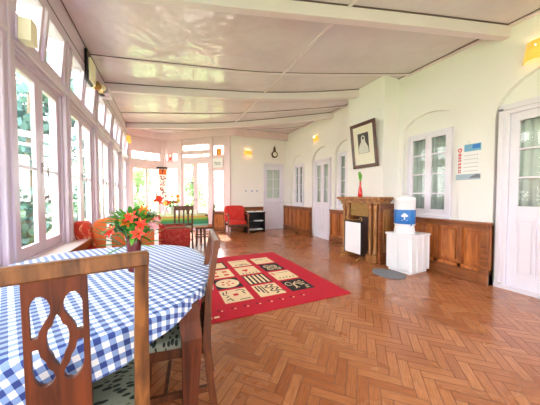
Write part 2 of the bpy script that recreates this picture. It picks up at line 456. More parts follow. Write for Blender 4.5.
beams = [[(-1.05, 2.98), (.27, 2.6), (.77, 2.46), (2.6, 1.92), (3.98, 1.53)],
         [(-1.05, 5.42), (1.48, 4.72), (2.66, 4.22), (3.6, 3.66)],
         [(-1.05, 8.15), (1.0, 7.28), (2.3, 6.42), (3.98, 4.92)]]
k = 1
for b in beams:
    o = struct('trim_%d' % k, ribbon('b', b, 3.17, CEIL, .09, M['beam'])); k += 1
    # joint shade where the beam meets the boards, painted as a dark strip
    q = [(x-.0, y-.012) for x, y in b]; struct('trim_%d' % k, ribbon('j', q, CEIL-.012, CEIL, .012, M['gapshade'])); k += 1
for b in ([(-1.05, 4.44), (.57, 4.09), (1.78, 3.77), (3.62, 2.99), (3.98, 2.8)], [(-1.05, 7.2), (1.82, 5.98), (3.98, 4.46)],
          [(-1.05, 1.75), (1.6, .9), (3.98, .3)], [(-1.0, 8.72), (1.15, 8.12), (3.3, 6.9), (3.98, 6.3)]):
    struct('trim_%d' % k, ribbon('b', b, CEIL-.022, CEIL, .035, M['beam'])); k += 1
    struct('trim_%d' % k, ribbon('b', [(x, y-.006) for x, y in b], CEIL-.008, CEIL, .006, M['gapshade'])); k += 1
struct('trim_%d' % k, MB().box(1.9, 1.94, -2.4, 8.2, CEIL-.02, CEIL, M['beam'])); k += 1
struct('trim_%d' % k, MB().box(3.93, 3.98, -2.4, 7.58, CEIL-.03, CEIL, M['beam']).box(3.922, 3.93, -2.4, 7.58, CEIL-.01, CEIL, M['gapshade'])); k += 1
struct('trim_%d' % k, ribbon('b', [(3.98, 7.4), (2.4, 7.45), (1.96, 7.5), (1.0, 8.28), (0, 9.1), (-1.05, 8.6)], 3.1, CEIL, .05, M['framewarm'])); k += 1

# ------------------------------------------------------------------ glazed walls
def wall_matrix(p, q):
    d = Vector((q[0]-p[0], q[1]-p[1])); a = math.atan2(d.y, d.x)
    return a, d.length

WN = [0]
def window(loc, rz, parts, name=None):
    WN[0] += 1
    w = D.objects.new('window_%d' % WN[0], None); COL.objects.link(w); w.location = loc; w.rotation_euler = (0, 0, rz); w['kind'] = 'structure'
    return w

def sash(parent, x0, x1, z0, z1, bars=(), vbars=(), st=.05, y0=.0, y1=.035, mat=None, tilt=0, name='sash', handle=None, glass='glass'):
    """one glazed leaf: stiles, rails and glazing bars; pane and handle below it"""
    mat = mat or M['frame']; mb = MB()
    mb.box(x0, x0+st, y0, y1, z0, z1, mat, .004); mb.box(x1-st, x1, y0, y1, z0, z1, mat, .004)
    mb.box(x0+st, x1-st, y0, y1, z1-st, z1, mat); mb.box(x0+st, x1-st, y0, y1, z0, z0+st*1.3, mat)
    for b in bars: mb.box(x0+st, x1-st, y0+.004, y1-.004, b-.011, b+.011, mat)
    for b in vbars: mb.box(b-.011, b+.011, y0+.004, y1-.004, z0+st, z1-st, mat)
    gl = MB().box(x0+st*.8, x1-st*.8, (y0+y1)/2-.002, (y0+y1)/2+.002, z0+st*.8, z1-st*.8, M[glass])
    if tilt:
        for m_ in (mb, gl): m_.v = [(x, y-tilt*(z-z0)/(z1-z0), z) for x, y, z in m_.v]
    s = mb.build(name, parent)
    gl.build('pane', s)
    if handle:
        hx, hz = handle
        h = MB().box(hx-.012, hx+.012, y0-.008, y0, hz-.05, hz+.05, M['steel'], .003).tube([(hx, y0-.01, hz+.02), (hx, y0-.035, hz+.02), (hx+.0, y0-.045, hz), (hx, y0-.042, hz-.09)], .008, M['steel'], 8)
        h.build('handle', s, 'small grey metal window handle')
    return s

# left wall: bays between posts (world Y), local x = world Y, local y = outwards
def to_left(): return (LX, 0, 0), PI/2
bays = [-2.45, -1.42, -.15, 1.12, 2.38, 3.56, 4.86, 6.2, 7.42, 8.75]
SILL, HEAD, UP0, UP1 = .66, 2.32, 2.45, 2.97
mb = MB(); mb.T = Matrix.Translation((LX, 0, 0)) @ Matrix.Rotation(PI/2, 4, 'Z')
mb.box(-2.5, 8.8, 0, .12, 0, SILL-.04, M['frame'])
for y in bays: mb.box(y-.085, y+.085, -.035, .12, SILL-.04, UP1+.03, M['frame'], .006)
for y in bays: mb.box(y-.03, y+.03, -.05, -.03, SILL, UP1, M['frame'], .006)
mb.box(-2.5, 8.8, -.02, .11, HEAD, UP0, M['frame']); mb.box(-2.5, 8.8, -.045, -.02, HEAD+.035, HEAD+.085, M['frame'], .006)
mb.box(-2.5, 8.8, -.06, .11, UP1, UP1+.07, M['frame']); 
mb.box(-2.5, 8.8, -.064, .1, UP1+.07, UP1+.08, M['gapshade'])  # strip coloured as the shadow of the fascia joint
mb.box(-2.5, 8.8, -.055, .1, UP1+.08, CEIL-.012, M['frame']); mb.box(-2.5, 8.8, -.062, .1, CEIL-.012, CEIL, M['gapshade'])
struct('wall_left', mb)
mb = MB(); mb.T = Matrix.Translation((LX, 0, 0)) @ Matrix.Rotation(PI/2, 4, 'Z')
mb.box(-2.5, 8.7, -.2, .0, SILL-.06, SILL-.015, M['blond_and_glare'], .008); mb.box(-2.5, 8.7, -.215, -.195, SILL-.085, SILL-.01, M['wainsdark'], .004)
struct('trim_%d' % k, mb); k += 1
for i in range(len(bays)-1):
    a, b = bays[i]+.085, bays[i+1]-.085; m_ = (a+b)/2
    w = window((LX, 0, 0), PI/2, None)
    fr = MB().box(a, a+.03, 0, .08, SILL, HEAD, M['frame']).box(b-.03, b, 0, .08, SILL, HEAD, M['frame']).box(a, b, -.01, .09, SILL-.04, SILL, M['frame'], .005)
    fr.box(a, b, 0, .08, HEAD-.02, HEAD, M['frame']).box(m_-.02, m_+.02, .0, .08, UP0, UP1, M['frame'])
    fr.build('frame', w)
    sash(w, a+.03, m_-.002, SILL, HEAD-.02, bars=(SILL+.78,), st=.075, y0=.02, y1=.055)
    sash(w, m_+.002, b-.03, SILL, HEAD-.02, bars=(SILL+.78,), st=.075, y0=.02, y1=.055, handle=(m_+.03, SILL+.8))
    sash(w, a+.01, m_-.03, UP0, UP1, st=.045, y0=-.01, y1=.025, tilt=.05)
    sash(w, m_+.03, b-.01, UP0, UP1, st=.045, y0=-.01, y1=.025, tilt=.05)

# bay wall A (short facet behind the left wall) and facet B with the french doors
angA, lenA = wall_matrix(PA, PB); angB, lenB = wall_matrix(PB, PC)
TA = Matrix.Translation((*PA, 0)) @ Matrix.Rotation(angA, 4, 'Z'); TB = Matrix.Translation((*PB, 0)) @ Matrix.Rotation(angB, 4, 'Z')
fw = M['framewarm']
mb = MB(); mb.T = TA
mb.box(0, lenA, 0, .12, 0, .6, fw); mb.box(-.05, .1, -.03, .12, .6, CEIL, fw); mb.box(lenA-.09, lenA+.04, -.03, .12, .6, CEIL, fw)
mb.box(.1, lenA-.09, 0, .12, 2.12, 2.36, fw); mb.box(.1, lenA-.09, -.03, 0, 2.15, 2.2, fw, .005); mb.box(.1, lenA-.09, 0, .12, 2.66, CEIL, fw)
mb.box(0, lenA, -.12, 0, .56, .6, M['blond_and_glare'])
struct('wall_bay_left', mb)
w = window((*PA, 0), angA, None)
MB().box(.1, .14, 0, .08, .6, 2.12, fw).box(lenA-.13, lenA-.09, 0, .08, .6, 2.12, fw).build('frame', w)
sash(w, .14, .14+(lenA-.27)/2, .6, 2.12, st=.04, mat=fw); sash(w, .14+(lenA-.27)/2, lenA-.13, .6, 2.12, st=.04, mat=fw)
sash(w, .1, lenA/2, 2.36, 2.66, st=.03, mat=fw); sash(w, lenA/2, lenA-.09, 2.36, 2.66, st=.03, mat=fw)

# B local x: 0..lenB ; doors from X .6 -> x~.79 to 1.78 ; right sidelight to 2.45
mb = MB(); mb.T = TB
for a, b in ((-.04, .1), (.6, .76), (1.84, 1.95), (2.38, lenB+.02)): mb.box(a, b, -.03, .12, 0, CEIL, fw, .004)
mb.box(.1, .6, 0, .1, 0, .62, fw); mb.box(.1, .6, 0, .1, 2.16, 2.36, fw); mb.box(.1, .6, 0, .1, 2.66, CEIL, fw)
mb.box(.76, 1.84, 0, .1, 2.34, 2.46, fw); mb.box(.76, 1.84, 0, .1, 2.6, 2.68, fw); mb.box(.76, 1.84, 0, .1, 2.92, CEIL, fw)
mb.box(1.95, 2.38, 0, .1, 0, .64, fw); mb.box(1.95, 2.38, 0, .1, 2.04, 2.48, fw); mb.box(1.95, 2.38, 0, .1, 2.86, CEIL, fw)
mb.box(1.93, 2.42, -.04, 0, .66, .7, fw)
struct('wall_bay_right', mb)
w = window((*PB, 0), angB, None)
sash(w, .1, .6, .62, 2.16, st=.045, mat=fw); sash(w, .1, .6, 2.36, 2.66, st=.035, mat=fw)
w = window((*PB, 0), angB, None)
sash(w, .76, 1.84, 2.46, 2.6, st=.02, mat=fw); sash(w, .76, 1.84, 2.68, 2.92, st=.03, mat=fw, vbars=(1.3,))
w = window((*PB, 0), angB, None)
sash(w, 1.95, 2.38, .64, 2.04, st=.05, mat=fw); sash(w, 1.95, 2.38, 2.48, 2.86, st=.04, mat=fw)
dr = D.objects.new('door_1', None); COL.objects.link(dr); dr.location = (*PB, 0); dr.rotation_euler = (0, 0, angB); dr['kind'] = 'structure'
for a, b in ((.76, 1.3), (1.3, 1.84)):
    s = sash(dr, a, b, .5, 2.34, st=.085, mat=fw, name='door_leaf', handle=(a+.04 if a > 1 else b-.04, 1.05))
    MB().box(a, b, 0, .035, 0, .5, fw).box(a+.09, b-.09, -.006, 0, .1, .42, fw, .003).build('bottom_panel', dr)

# wainscot helper (local x along wall, local y = -out .. towards the room)
def wainscot(name, T, x0, x1, z1, n, mat='wains', depth=.06, plinth=.14, caps=True, ends=()):
    mb = MB(); mb.T = T; W = M[mat]; WD = M['wainsdark']
    mb.box(x0, x1, -depth*.5, 0, plinth, z1-.04, W)
    mb.box(x0, x1, -depth-.02, 0, 0, plinth, WD, .006)
    mb.box(x0, x1, -depth-.025, 0, z1-.035, z1, WD, .008); mb.box(x0, x1, -depth, 0, z1-.09, z1-.035, WD)
    mb.box(x0, x1, -depth, 0, plinth, plinth+.05, W)
    sw = .055; step = (x1-x0-sw)/n
    for i in range(n+1): mb.box(x0+i*step, x0+i*step+sw, -depth, 0, plinth, z1-.09, M['wainsmid'], .003)
    for i in range(n): mb.box(x0+i*step+sw+.035, x0+(i+1)*step-.035, -depth*.72, 0, plinth+.09, z1-.13, W, .006)
    for e in ends: mb.box(e-.04, e+.04, -depth-.035, 0, 0, z1+.004, WD, .004).box(e-.05, e+.05, -depth-.05, 0, 0, plinth+.03, WD, .006)
    return struct(name, mb)

# ------------------------------------------------------------------ right wall with arched recesses (boolean cut)
def arch_poly(y0, y1, z0, zs, zt, n=14):
    """outline in (y,z): straight sides to zs, segmental arch to zt"""
    c = (y0+y1)/2; a = (y1-y0)/2; p = [(y0, z0), (y1, z0)]
    for i in range(n+1):
        t = PI*i/n; p.append((c+a*math.cos(t), zs+(zt-zs)*math.sin(t)))
    return p
cut = MB(); wd = M['wall']
ARCH = [(.44, 1.66, 0, 2.2, 2.72, True), (2.06, 2.98, .84, 2.27, 2.56, False), (4.12, 4.86, .84, 2.2, 2.53, False),
        (4.98, 5.86, 0, 2.18, 2.53, True), (6.3, 7.12, .84, 2.14, 2.5, False)]
OPEN = [(.5, 1.57, 0, 2.27), (2.19, 2.91, .86, 2.24), (4.2, 4.78, .86, 2.25), (5.06, 5.79, 0, 2.19), (6.4, 6.97, .86, 2.2)]
full = MB().box(RX, RX+.25, -2.6, 7.7, 0, CEIL, wd)
wobj = full.build('wall_right'); wobj['kind'] = 'structure'
cutters = []
for y0, y1, z0, zs, zt, _ in ARCH:
    c = MB().prism(arch_poly(y0, y1, z0-(.05 if z0 == 0 else 0), zs, zt), RX-.1, RX+.075, wd, 'x').build('cut'); cutters.append(c)
for y0, y1, z0, z1 in OPEN:
    c = MB().box(RX-.2, RX+.4, y0, y1, z0-(.05 if z0 == 0 else 0), z1, wd).build('cut'); cutters.append(c)
for c in cutters:
    md = wobj.modifiers.new('cut', 'BOOLEAN'); md.object = c; md.solver = 'EXACT'; md.operation = 'DIFFERENCE'
bpy.context.view_layer.update()
dg = bpy.context.evaluated_depsgraph_get(); me2 = D.meshes.new_from_object(wobj.evaluated_get(dg))
wobj.modifiers.clear(); wobj.data = me2
for c in cutters: D.objects.remove(c)

def rwin(y0, y1, z0, z1, rows, cols=2, curtain='curtaindark', zc=None):
    w = window((RX, y1, 0), -PI/2, None); L_ = y1-y0  # local x runs towards -Y, local y outwards (+X)
    f = .045
    MB().box(0, f, .03, .13, z0, z1, M['doorwhite'], .004).box(L_-f, L_, .03, .13, z0, z1, M['doorwhite'], .004).box(f, L_-f, .03, .13, z1-f, z1, M['doorwhite']).box(f, L_-f, .03, .13, z0, z0+f, M['doorwhite']).box(-.03, L_+.03, -.03, .05, z0-.04, z0, M['doorwhite'], .006).build('frame', w)
    m_ = L_/2
    for a, b in ((f, m_), (m_, L_-f)):
        zz = [z0+f+(z1-z0-2*f)*(i+1)/rows for i in range(rows-1)]
        sash(w, a, b, z0+f, z1-f, bars=zz, st=.05, y0=.045, y1=.08, mat=M['doorwhite'])
    return w
def curtain(y0, y1, z0, z1, mat, label, x=RX+.12):
    mb = MB(); n = int((y1-y0)/.012); vs = []
    for i in range(n+1):
        y = y0+(y1-y0)*i/n; d = .012*math.sin(i*.9)+.006*math.sin(i*.37)
        vs += [(x+d, y, z0), (x+d, y, z1), (x+d+.004, y, z0), (x+d+.004, y, z1)]
    fs = []
    for i in range(n):
        o = i*4; fs += [(o, o+1, o+5, o+4), (o+2, o+6, o+7, o+3), (o+1, o+3, o+7, o+5), (o, o+4, o+6, o+2)]
    fs += [(0, 2, 3, 1), (n*4, n*4+1, n*4+3, n*4+2)]
    mb.add(vs, fs, M[mat], True)
    return tag(mb.build('curtain'), label, 'curtain', 'curtains behind the inner windows')
rwin(*OPEN[1][:2], .86, 2.24, 4); rwin(*OPEN[2][:2], .86, 2.25, 4); rwin(*OPEN[4][:2], .86, 2.2, 4)
curtain(2.1, 2.95, .8, 2.3, 'curtaindark', 'dim teal-grey curtain behind the four-row casements beside the paper calendar')
curtain(4.15, 4.83, .8, 2.3, 'curtaindark', 'dim curtain behind the window partly hidden by the chimney breast')
curtain(6.36, 7.0, .8, 2.25, 'curtaindark', 'dim curtain behind the narrow window nearest the far corner')
# dark backing wall of the rooms beyond (closes the openings)
struct('wall_inner_rooms', MB().box(RX+.3, RX+.36, -2.6, 7.7, 0, CEIL, M['curtaindark']))

def rdoor(name, y0, y1, z1, pz0, rows, curt, clabel, lockleft=True, leaves=2):
    d = D.objects.new(name, None); COL.objects.link(d); d.location = (RX, y1, 0); d.rotation_euler = (0, 0, -PI/2); d['kind'] = 'structure'
    L_ = y1-y0; f = .05; W = M['doorwhite']
    MB().box(0, f, -.01, .14, 0, z1, W, .005).box(L_-f, L_, -.01, .14, 0, z1, W, .005).box(f, L_-f, -.01, .14, z1-f, z1, W, .005).box(0, L_, -.0, .1, 0, .035, W).build('frame', d)
    ws = (L_-2*f)/leaves; pt = z1-f-.1
    for i in range(leaves):
        a = f+i*ws; b = a+ws; st = min(.085, ws*.22)
        lf = MB(); lf.box(a+.002, a+st, .03, .07, .035, z1-f, W, .003); lf.box(b-st, b-.002, .03, .07, .035, z1-f, W, .003)
        lf.box(a+st, b-st, .03, .07, pt, z1-f, W); lf.box(a+st, b-st, .03, .07, pz0-.14, pz0, W); lf.box(a+st, b-st, .03, .07, .035, .2, W)
        for r in range(1, rows): z = pz0+(pt-pz0)*r/rows; lf.box(a+st, b-st, .035, .065, z-.011, z+.011, W)
        lf.box(a+st, b-st, .045, .06, .2, pz0-.14, W)
        pn = 2 if ws > .3 else 1; pw = (b-a-2*st)/pn
        for p in range(pn):
            lf.box(a+st+p*pw+.02, a+st+(p+1)*pw-.02, .036, .05, .24, pz0-.18, W, .006)
        for p in range(1, pn): lf.box(a+st+p*pw-.015, a+st+p*pw+.015, .032, .06, .2, pz0-.14, W)
        o = lf.build('door_leaf', d)
        MB().box(a+st*.8, b-st*.8, .048, .052, pz0-.02, pt+.02, M['glass']).build('pane', o)
        if i == leaves-1:
            hx = a+st*.5; MB().lathe([(.02, 0), (.02, .008), (.01, .012), (.01, .03), (.024, .04), (.026, .052), (.014, .062), (.001, .064)], M['steel'], n=12).build('knob', o)
            kb = o.children[-1]; kb.rotation_euler = (PI/2, 0, 0); kb.location = (hx, .03, .98)
    curtain(y0, y1, pz0-.05, z1, curt, clabel, RX+.1)
rdoor('door_2', .5, 1.57, 2.27, 1.06, 3, 'curtaingreen', 'pale sage curtain behind the three panes of the nearest white door')
rdoor('door_3', 5.06, 5.79, 2.19, 1.0, 3, 'curtaingreen', 'pale curtain behind the glazed double doors beside the far wall lamp')
# door heads trim on near door
struct('trim_%d' % k, MB().box(RX-.02, RX+.0, 1.57, 1.62, 0, 2.3, M['doorwhite'], .004).box(RX-.02, RX, .42, 1.62, 2.27, 2.34, M['doorwhite'], .004)); k += 1
struct('baseboard_right', MB().box(RX-.03, RX, .3, 1.62, 0, .05, M['doorwhite']))

TR = Matrix.Translation((RX, 0, 0)) @ Matrix.Rotation(-PI/2, 4, 'Z')   # local x = -Y
wainscot('wainscot_right', TR, -3.0, -1.64, .83, 4, 'wains', .09, .16, ends=(-1.69,))
wainscot('wainscot_middle', TR, -4.98, -4.0, .83, 3, 'wains', .05)
wainscot('wainscot_corner', TR, -7.58, -5.88, .83, 6, 'wains', .05, ends=(-5.9,))

# ------------------------------------------------------------------ far wall
FY = 7.58
mb = MB(); wf = M['wallfar']
mb.box(1.94, 3.14, FY, FY+.15, 0, CEIL, wf); mb.box(3.14, 3.92, FY, FY+.15, 2.3, CEIL, wf); mb.box(3.92, RX+.1, FY, FY+.15, 0, CEIL, wf)
mb.box(3.1, 4.0, FY+.2, FY+.25, 0, 2.4, M['curtaingreen'])
struct('wall_far', mb)
TF = Matrix.Translation((0, FY, 0))
wainscot('wainscot_far', TF, 1.98, 3.12, .8, 4, 'wains', .04)
wainscot('wainscot_bay', TB, 1.97, 2.4, .64, 1, 'wains', .03)
d = D.objects.new('door_4', None); COL.objects.link(d); d.location = (3.14, FY, 0); d['kind'] = 'structure'
W = M['doorwhite']
MB().box(0, .06, -.02, .1, 0, 2.3, W, .004).box(.72, .78, -.02, .1, 0, 2.3, W, .004).box(.06, .72, -.02, .1, 2.22, 2.3, W, .004).build('frame', d)
lf = MB(); lf.box(.06, .15, .02, .06, 0, 2.22, W).box(.63, .72, .02, .06, 0, 2.22, W).box(.15, .63, .02, .06, 2.08, 2.22, W).box(.15, .63, .02, .06, .95, 1.09, W).box(.15, .63, .02, .06, 0, .2, W).box(.15, .63, .035, .05, .2, .95, W).box(.2, .58, .028, .04, .26, .89, W, .005)
for z in (1.42, 1.75): lf.box(.15, .63, .025, .055, z-.01, z+.01, W)
lf.box(.38, .4, .025, .055, 1.09, 2.08, W)
lo = lf.build('door_leaf', d); MB().box(.13, .65, .038, .042, 1.05, 2.1, M['glass']).build('pane', lo)
tag(MB().box(3.26, 3.8, FY+.09, FY+.1, 1.0, 2.15, M['curtaingreen']).build('curtain'), 'pale grey-green curtain behind the panes of the far wall door', 'curtain', 'curtains behind the inner windows')
# seam/cornice at far wall
struct('trim_%d' % k, MB().box(1.94, RX, FY-.04, FY, 3.26, CEIL, M['framewarm'])); k += 1

# chimney breast
struct('wall_chimney', MB().box(3.59, RX+.01, 3.06, 3.97, 0, CEIL, M['wall']))
# unseen back wall behind the camera, its three tall windows added for fill
mb = MB(); wb = M['wall']
mb.box(LX-.1, RX+.25, -2.65, -2.5, 0, .6, wb); mb.box(LX-.1, RX+.25, -2.65, -2.5, 2.5, CEIL, wb)
xs = (LX-.1, -.7, .55, 1.0, 2.25, 2.7, 3.75, RX+.25)
for i in range(0, 8, 2): mb.box(xs[i], xs[i+1], -2.65, -2.5, .6, 2.5, wb)
struct('wall_back', mb)
for a, b in ((-.7, .55), (1.0, 2.25), (2.7, 3.75)):
    w = window((b, -2.5, 0), PI, None); sash(w, 0, (b-a)/2, .6, 2.5, bars=(1.5,), st=.06); sash(w, (b-a)/2, b-a, .6, 2.5, bars=(1.5,), st=.06)

# ------------------------------------------------------------------ furniture: dining chairs
def splat_mesh(hw, z0, z1, th, oz0, oz1):
    """flat curve with holes -> mesh. x across, z up"""
    cu = D.curves.new('splat', 'CURVE'); cu.dimensions = '2D'; cu.fill_mode = 'BOTH'; cu.extrude = th/2; cu.bevel_depth = .0015
    def poly(pts):
        sp = cu.splines.new('POLY'); sp.points.add(len(pts)-1); sp.use_cyclic_u = True
        for p, (x, y) in zip(sp.points, pts): p.co = (x, y, 0, 1)
    poly([(-hw, z0), (hw, z0), (hw*.94, z1), (-hw*.94, z1)])
    C = [(0, .2), (.1, .25), (.17, .33), (.3, .37), (.36, .45), (.35, .53), (.3, .62), (.2, .68), (.15, .75), (.06, .8), (0, .86)]
    C = C+[(-x, y) for x, y in C[-2:0:-1]]
    U = [(-.8, .1), (-.72, .03), (-.58, -.02), (-.4, -.02), (-.25, .03), (-.17, .1), (-.17, .18), (-.28, .25), (-.4, .31), (-.52, .38), (-.56, .45), (-.8, .45)]
    Lw = [(-.8, .56), (-.57, .56), (-.5, .66), (-.36, .73), (-.3, .81), (-.16, .87), (-.1, .94), (-.2, 1.0), (-.4, 1.03), (-.6, 1.0), (-.75, .92), (-.8, .82)]
    mp = lambda P: [(x*hw, oz1+(oz0-oz1)*y) for x, y in P]
    poly(mp(C))
    for P in (U, Lw): poly(mp(P)); poly(mp([(-x, y) for x, y in P]))
    ob = D.objects.new('tmp', cu); COL.objects.link(ob); bpy.context.view_layer.update()
    me = D.meshes.new_from_object(ob.evaluated_get(bpy.context.evaluated_depsgraph_get()))
    D.objects.remove(ob); me.transform(Matrix.Rotation(PI/2, 4, 'X'))
    me.materials.clear()
    return me

def dining_chair(label, loc, rz, wood_='chairwood', splat_='splat', H=1.012, seat='seatfab', fancy=True, hw=.225, dp=.4):
    """origin on the floor under the seat centre-back; faces +Y; back at y=0"""
    t = thing('dining_chair', label, 'chair', loc, rz)
    W = M[wood_]
    for s in (-1, 1):
        x = s*(hw-.02)
        pts = [(x, -.05, .0), (x, -.015, .25), (x, 0, .45), (x, -.012, .7), (x, -.055, H-.005)]
        MB().sweep(pts, [.032, .036, .042, .04, .036], [.034, .036, .04, .03, .026], W, (1, 0, 0)).build('back_post', t)
        MB().sweep([(x, dp, .0), (x, dp-.005, .2), (x, dp-.01, .44)], [.03, .034, .042], [.03, .034, .042], M['darkchair'], (1, 0, 0)).build('leg', t)
        MB().beam((x, .0, .2), (x, dp-.01, .2), .018, .03, M['darkchair']).build('stretcher', t)
    MB().box(-hw+.0, hw-.0, -.07, -.04, H-.045, H, W, .006).build('top_rail', t)
    for q in ((-hw+.05, hw-.05, dp-.03, dp), (-hw+.05, hw-.05, 0, .03), (-hw+.02, -hw+.05, 0, dp), (hw-.05, hw-.02, 0, dp)): MB().box(*q, .385, .44, M['darkchair'], .003).build('seat_rail', t)
    MB().cushion(-hw+.015, hw-.015, .02, dp+.02, .425, .485, M[seat]).build('seat', t)
    MB().beam((-hw+.03, .2, .2), (hw-.03, .2, .2), .018, .028, M['darkchair']).build('stretcher', t)
    if fancy:
        me = splat_mesh(.067, 0, H-.04-.46, .012, H-.325-.46, H-.085-.46); me.materials.append(M[splat_])
        o = D.objects.new('splat', me); COL.objects.link(o); o.parent = t; o.location = (0, -.008, .46); o.rotation_euler = (math.atan(.047/.5), 0, 0)
        MB().box(-hw+.03, hw-.03, -.012, .012, .455, .49, W).build('back_rail', t)
    return t

# front chair: right post top at (-.05,.90), rail runs back-left
a1 = R(10)
dining_chair('worn brown dining chair with pierced splat in the foreground, back to the viewer', (-.257-.055*math.sin(a1), .777+.055*math.cos(a1), 0), a1, hw=.215, dp=.36, H=1.03)
# side chair at the table's right, facing -X
dining_chair('dining chair seen edge-on at the right side of the gingham table', (.213, 1.421, 0), R(83.7), 'darkchair', hw=.215, dp=.34, H=.97)
# chair beyond the table facing the viewer; backlit glare painted in as pale wood
dining_chair('varnished dining chair coloured pale for glare at the far side of the gingham table', (-.28, 2.66, 0), PI, 'blond_and_glare', 'blond_and_glare', .93, 'orangefab', False)

# ------------------------------------------------------------------ near dining table + cloth
TC = (-.36, 1.68); RXa, RYa = .64, .79; TZ = .737
def rim(t, a, b, e=None):
    c, s_ = math.cos(t), math.sin(t)
    if e is None: e = 2.05+.55*max(0, min(1, s_*1.5+.5))
    return (math.copysign(abs(c)**(2/e), c)*a, math.copysign(abs(s_)**(2/e), s_)*b)
t = thing('dining_table', 'reddish-brown wooden dining table under the blue and white gingham cloth', 'table', (*TC, 0))
MB().prism([rim(2*PI*i/64, RXa-.012, RYa-.012) for i in range(64)], .705, .732, M['splat']).build('tabletop', t)
MB().prism([rim(2*PI*i/48, RXa-.12, RYa-.12) for i in range(48)], .61, .705, M['splat']).build('apron', t)
for sx in (-1, 1):
    for sy in (-1, 1):
        x, y = sx*(RXa-.18), sy*(RYa-.275); dx = sx*.02; dy = sy*.02
        MB().sweep([(x, y, .70), (x, y, .62), (x+dx*.5, y+dy*.5, .54), (x+dx*.4, y, .4), (x, y, .2), (x, y, .06), (x+dx, y+dy, .0)],
                   [.09, .09, .088, .08, .07, .06, .08], [.09, .09, .088, .078, .065, .055, .08], M['splat'], (0, 1, 0)).build('leg', t)

def drops(a):
    a = (a+180) % 360-180
    T = [(-180, .05), (-120, .15), (-92, .16), (-72, .12), (-60, .08), (-40, .045), (-25, .055), (-12, .13), (10, .15), (90, .15), (150, .05), (180, .05)]
    for (p, u), (q, v) in zip(T, T[1:]):
        if p <= a <= q:
            s_ = (a-p)/(q-p); s_ = s_*s_*(3-2*s_); return u+(v-u)*s_
def cloth_near():
    n = 160; rows = []
    me = D.meshes.new('tablecloth'); vs = []; uv = []; fs = []
    prof = [i/14 for i in range(15)]; CA, SA = math.cos(R(24)), math.sin(R(24))
    zt = TZ
    for r in prof:
        for k_ in range(n):
            x, y = rim(2*PI*k_/n, RXa*r, RYa*r); vs.append((x, y, zt+.0015*math.sin(9*x)*math.sin(8*y))); uv.append((x*CA+y*SA, y*CA-x*SA))
    # drape
    drop = .19; nd = 10
    for j in range(1, nd+1):
        s_ = j/nd
        for k_ in range(n):
            t_ = 2*PI*k_/n; x, y = rim(t_, RXa, RYa); l = math.hypot(x, y); ux, uy = x/l, y/l
            fold = .5+.5*math.sin(t_*11+1.2)*math.cos(t_*4+.5)
            dr = drops(math.degrees(t_))
            out = (.004+.007*s_*fold+.004*s_)*min(1, dr/.1)+.002
            vs.append((x+ux*out, y+uy*out, zt-.003-dr*s_)); X_, Y_ = x+ux*dr*s_, y+uy*dr*s_; uv.append((X_*CA+Y_*SA, Y_*CA-X_*SA))
    R_ = len(vs)//n
    for j in range(R_-1):
        for k_ in range(n):
            a, b = j*n+k_, j*n+(k_+1) % n; fs.append((a, b, b+n, a+n))
    me.from_pydata(vs, [], fs); me.materials.append(M['gingham']); me.update()
    ul = me.uv_layers.new(name='cloth')
    for lp in me.loops: ul.data[lp.index].uv = uv[lp.vertex_index]
    for p in me.polygons: p.use_smooth = True
    o = D.objects.new('tablecloth', me); COL.objects.link(o); o.location = (*TC, 0)
    tag(o, 'blue and white gingham cloth draped over the near dining table', 'tablecloth')
cloth_near()

# ------------------------------------------------------------------ bouquet
def leaf(mb, p, d, L_, w, mat, droop=.3):
    p, d = Vector(p), Vector(d).normalized(); sd = d.cross(Vector((0, 0, 1)))
    if sd.length < .05: sd = Vector((1, 0, 0))
    sd.normalize(); vs = []; n = 6
    for i in range(n+1):
        s_ = i/n; c = p+d*L_*s_-Vector((0, 0, droop*L_*s_*s_)); ww = w*math.sin(PI*min(1, s_*.92+.08))**.8
        vs += [tuple(c-sd*ww+Vector((0, 0, ww*.35))), tuple(c), tuple(c+sd*ww+Vector((0, 0, ww*.35)))]
    fs = []
    for i in range(n): o = i*3; fs += [(o, o+1, o+4, o+3), (o+1, o+2, o+5, o+4)]
    mb.add(vs, fs, mat, True)
def lily(mb, p, d, r, mat):
    d = Vector(d).normalized(); a = d.orthogonal().normalized(); b = d.cross(a)
    for i in range(6):
        t_ = i*PI/3; o = a*math.cos(t_)+b*math.sin(t_)
        vs = []; n = 5; sd = d.cross(o).normalized()
        for j in range(n+1):
            s_ = j/n; c = Vector(p)+d*r*(.9*s_-.45*s_*s_)+o*r*(.25*s_+.75*s_*s_); w = r*.3*math.sin(PI*(s_*.85+.1))
            vs += [tuple(c-sd*w), tuple(c+o*-.02*r), tuple(c+sd*w)]
        fs = []
        for j in range(n): q = j*3; fs += [(q, q+1, q+4, q+3), (q+1, q+2, q+5, q+4)]
        mb.add(vs, fs, mat, True)
rnd = random.Random(3)
v = thing('flower_vase', 'maroon pot of orange-red lilies and long green leaves on the gingham cloth', 'vase', (-.17, 1.64, TZ+.004))
MB().lathe([(.032, 0), (.035, .01), (.036, .08), (.041, .16), (.046, .21), (.041, .21), (.034, .1), (.03, .02)], M['maroon']).build('pot', v)
st = MB(); lv = MB()
heads = [(-.10, -.06, .27, 'lily'), (-.005, -.07, .35, 'lily'), (.045, -.09, .31, 'lily'), (.035, -.09, .255, 'lily'), (.055, -.02, .38, 'lily2'), (-.035, -.05, .32, 'lily2'),
         (.10, -.05, .29, 'pink'), (.12, .0, .31, 'pink'), (.125, .02, .44, 'lily')]
for x, y, z, m_ in heads:
    st.tube([(0, 0, .1), (x*.4, y*.4, .1+(z-.1)*.5), (x, y, z-.01)], .0025, M['green'], 6)
st.build('stems', v)
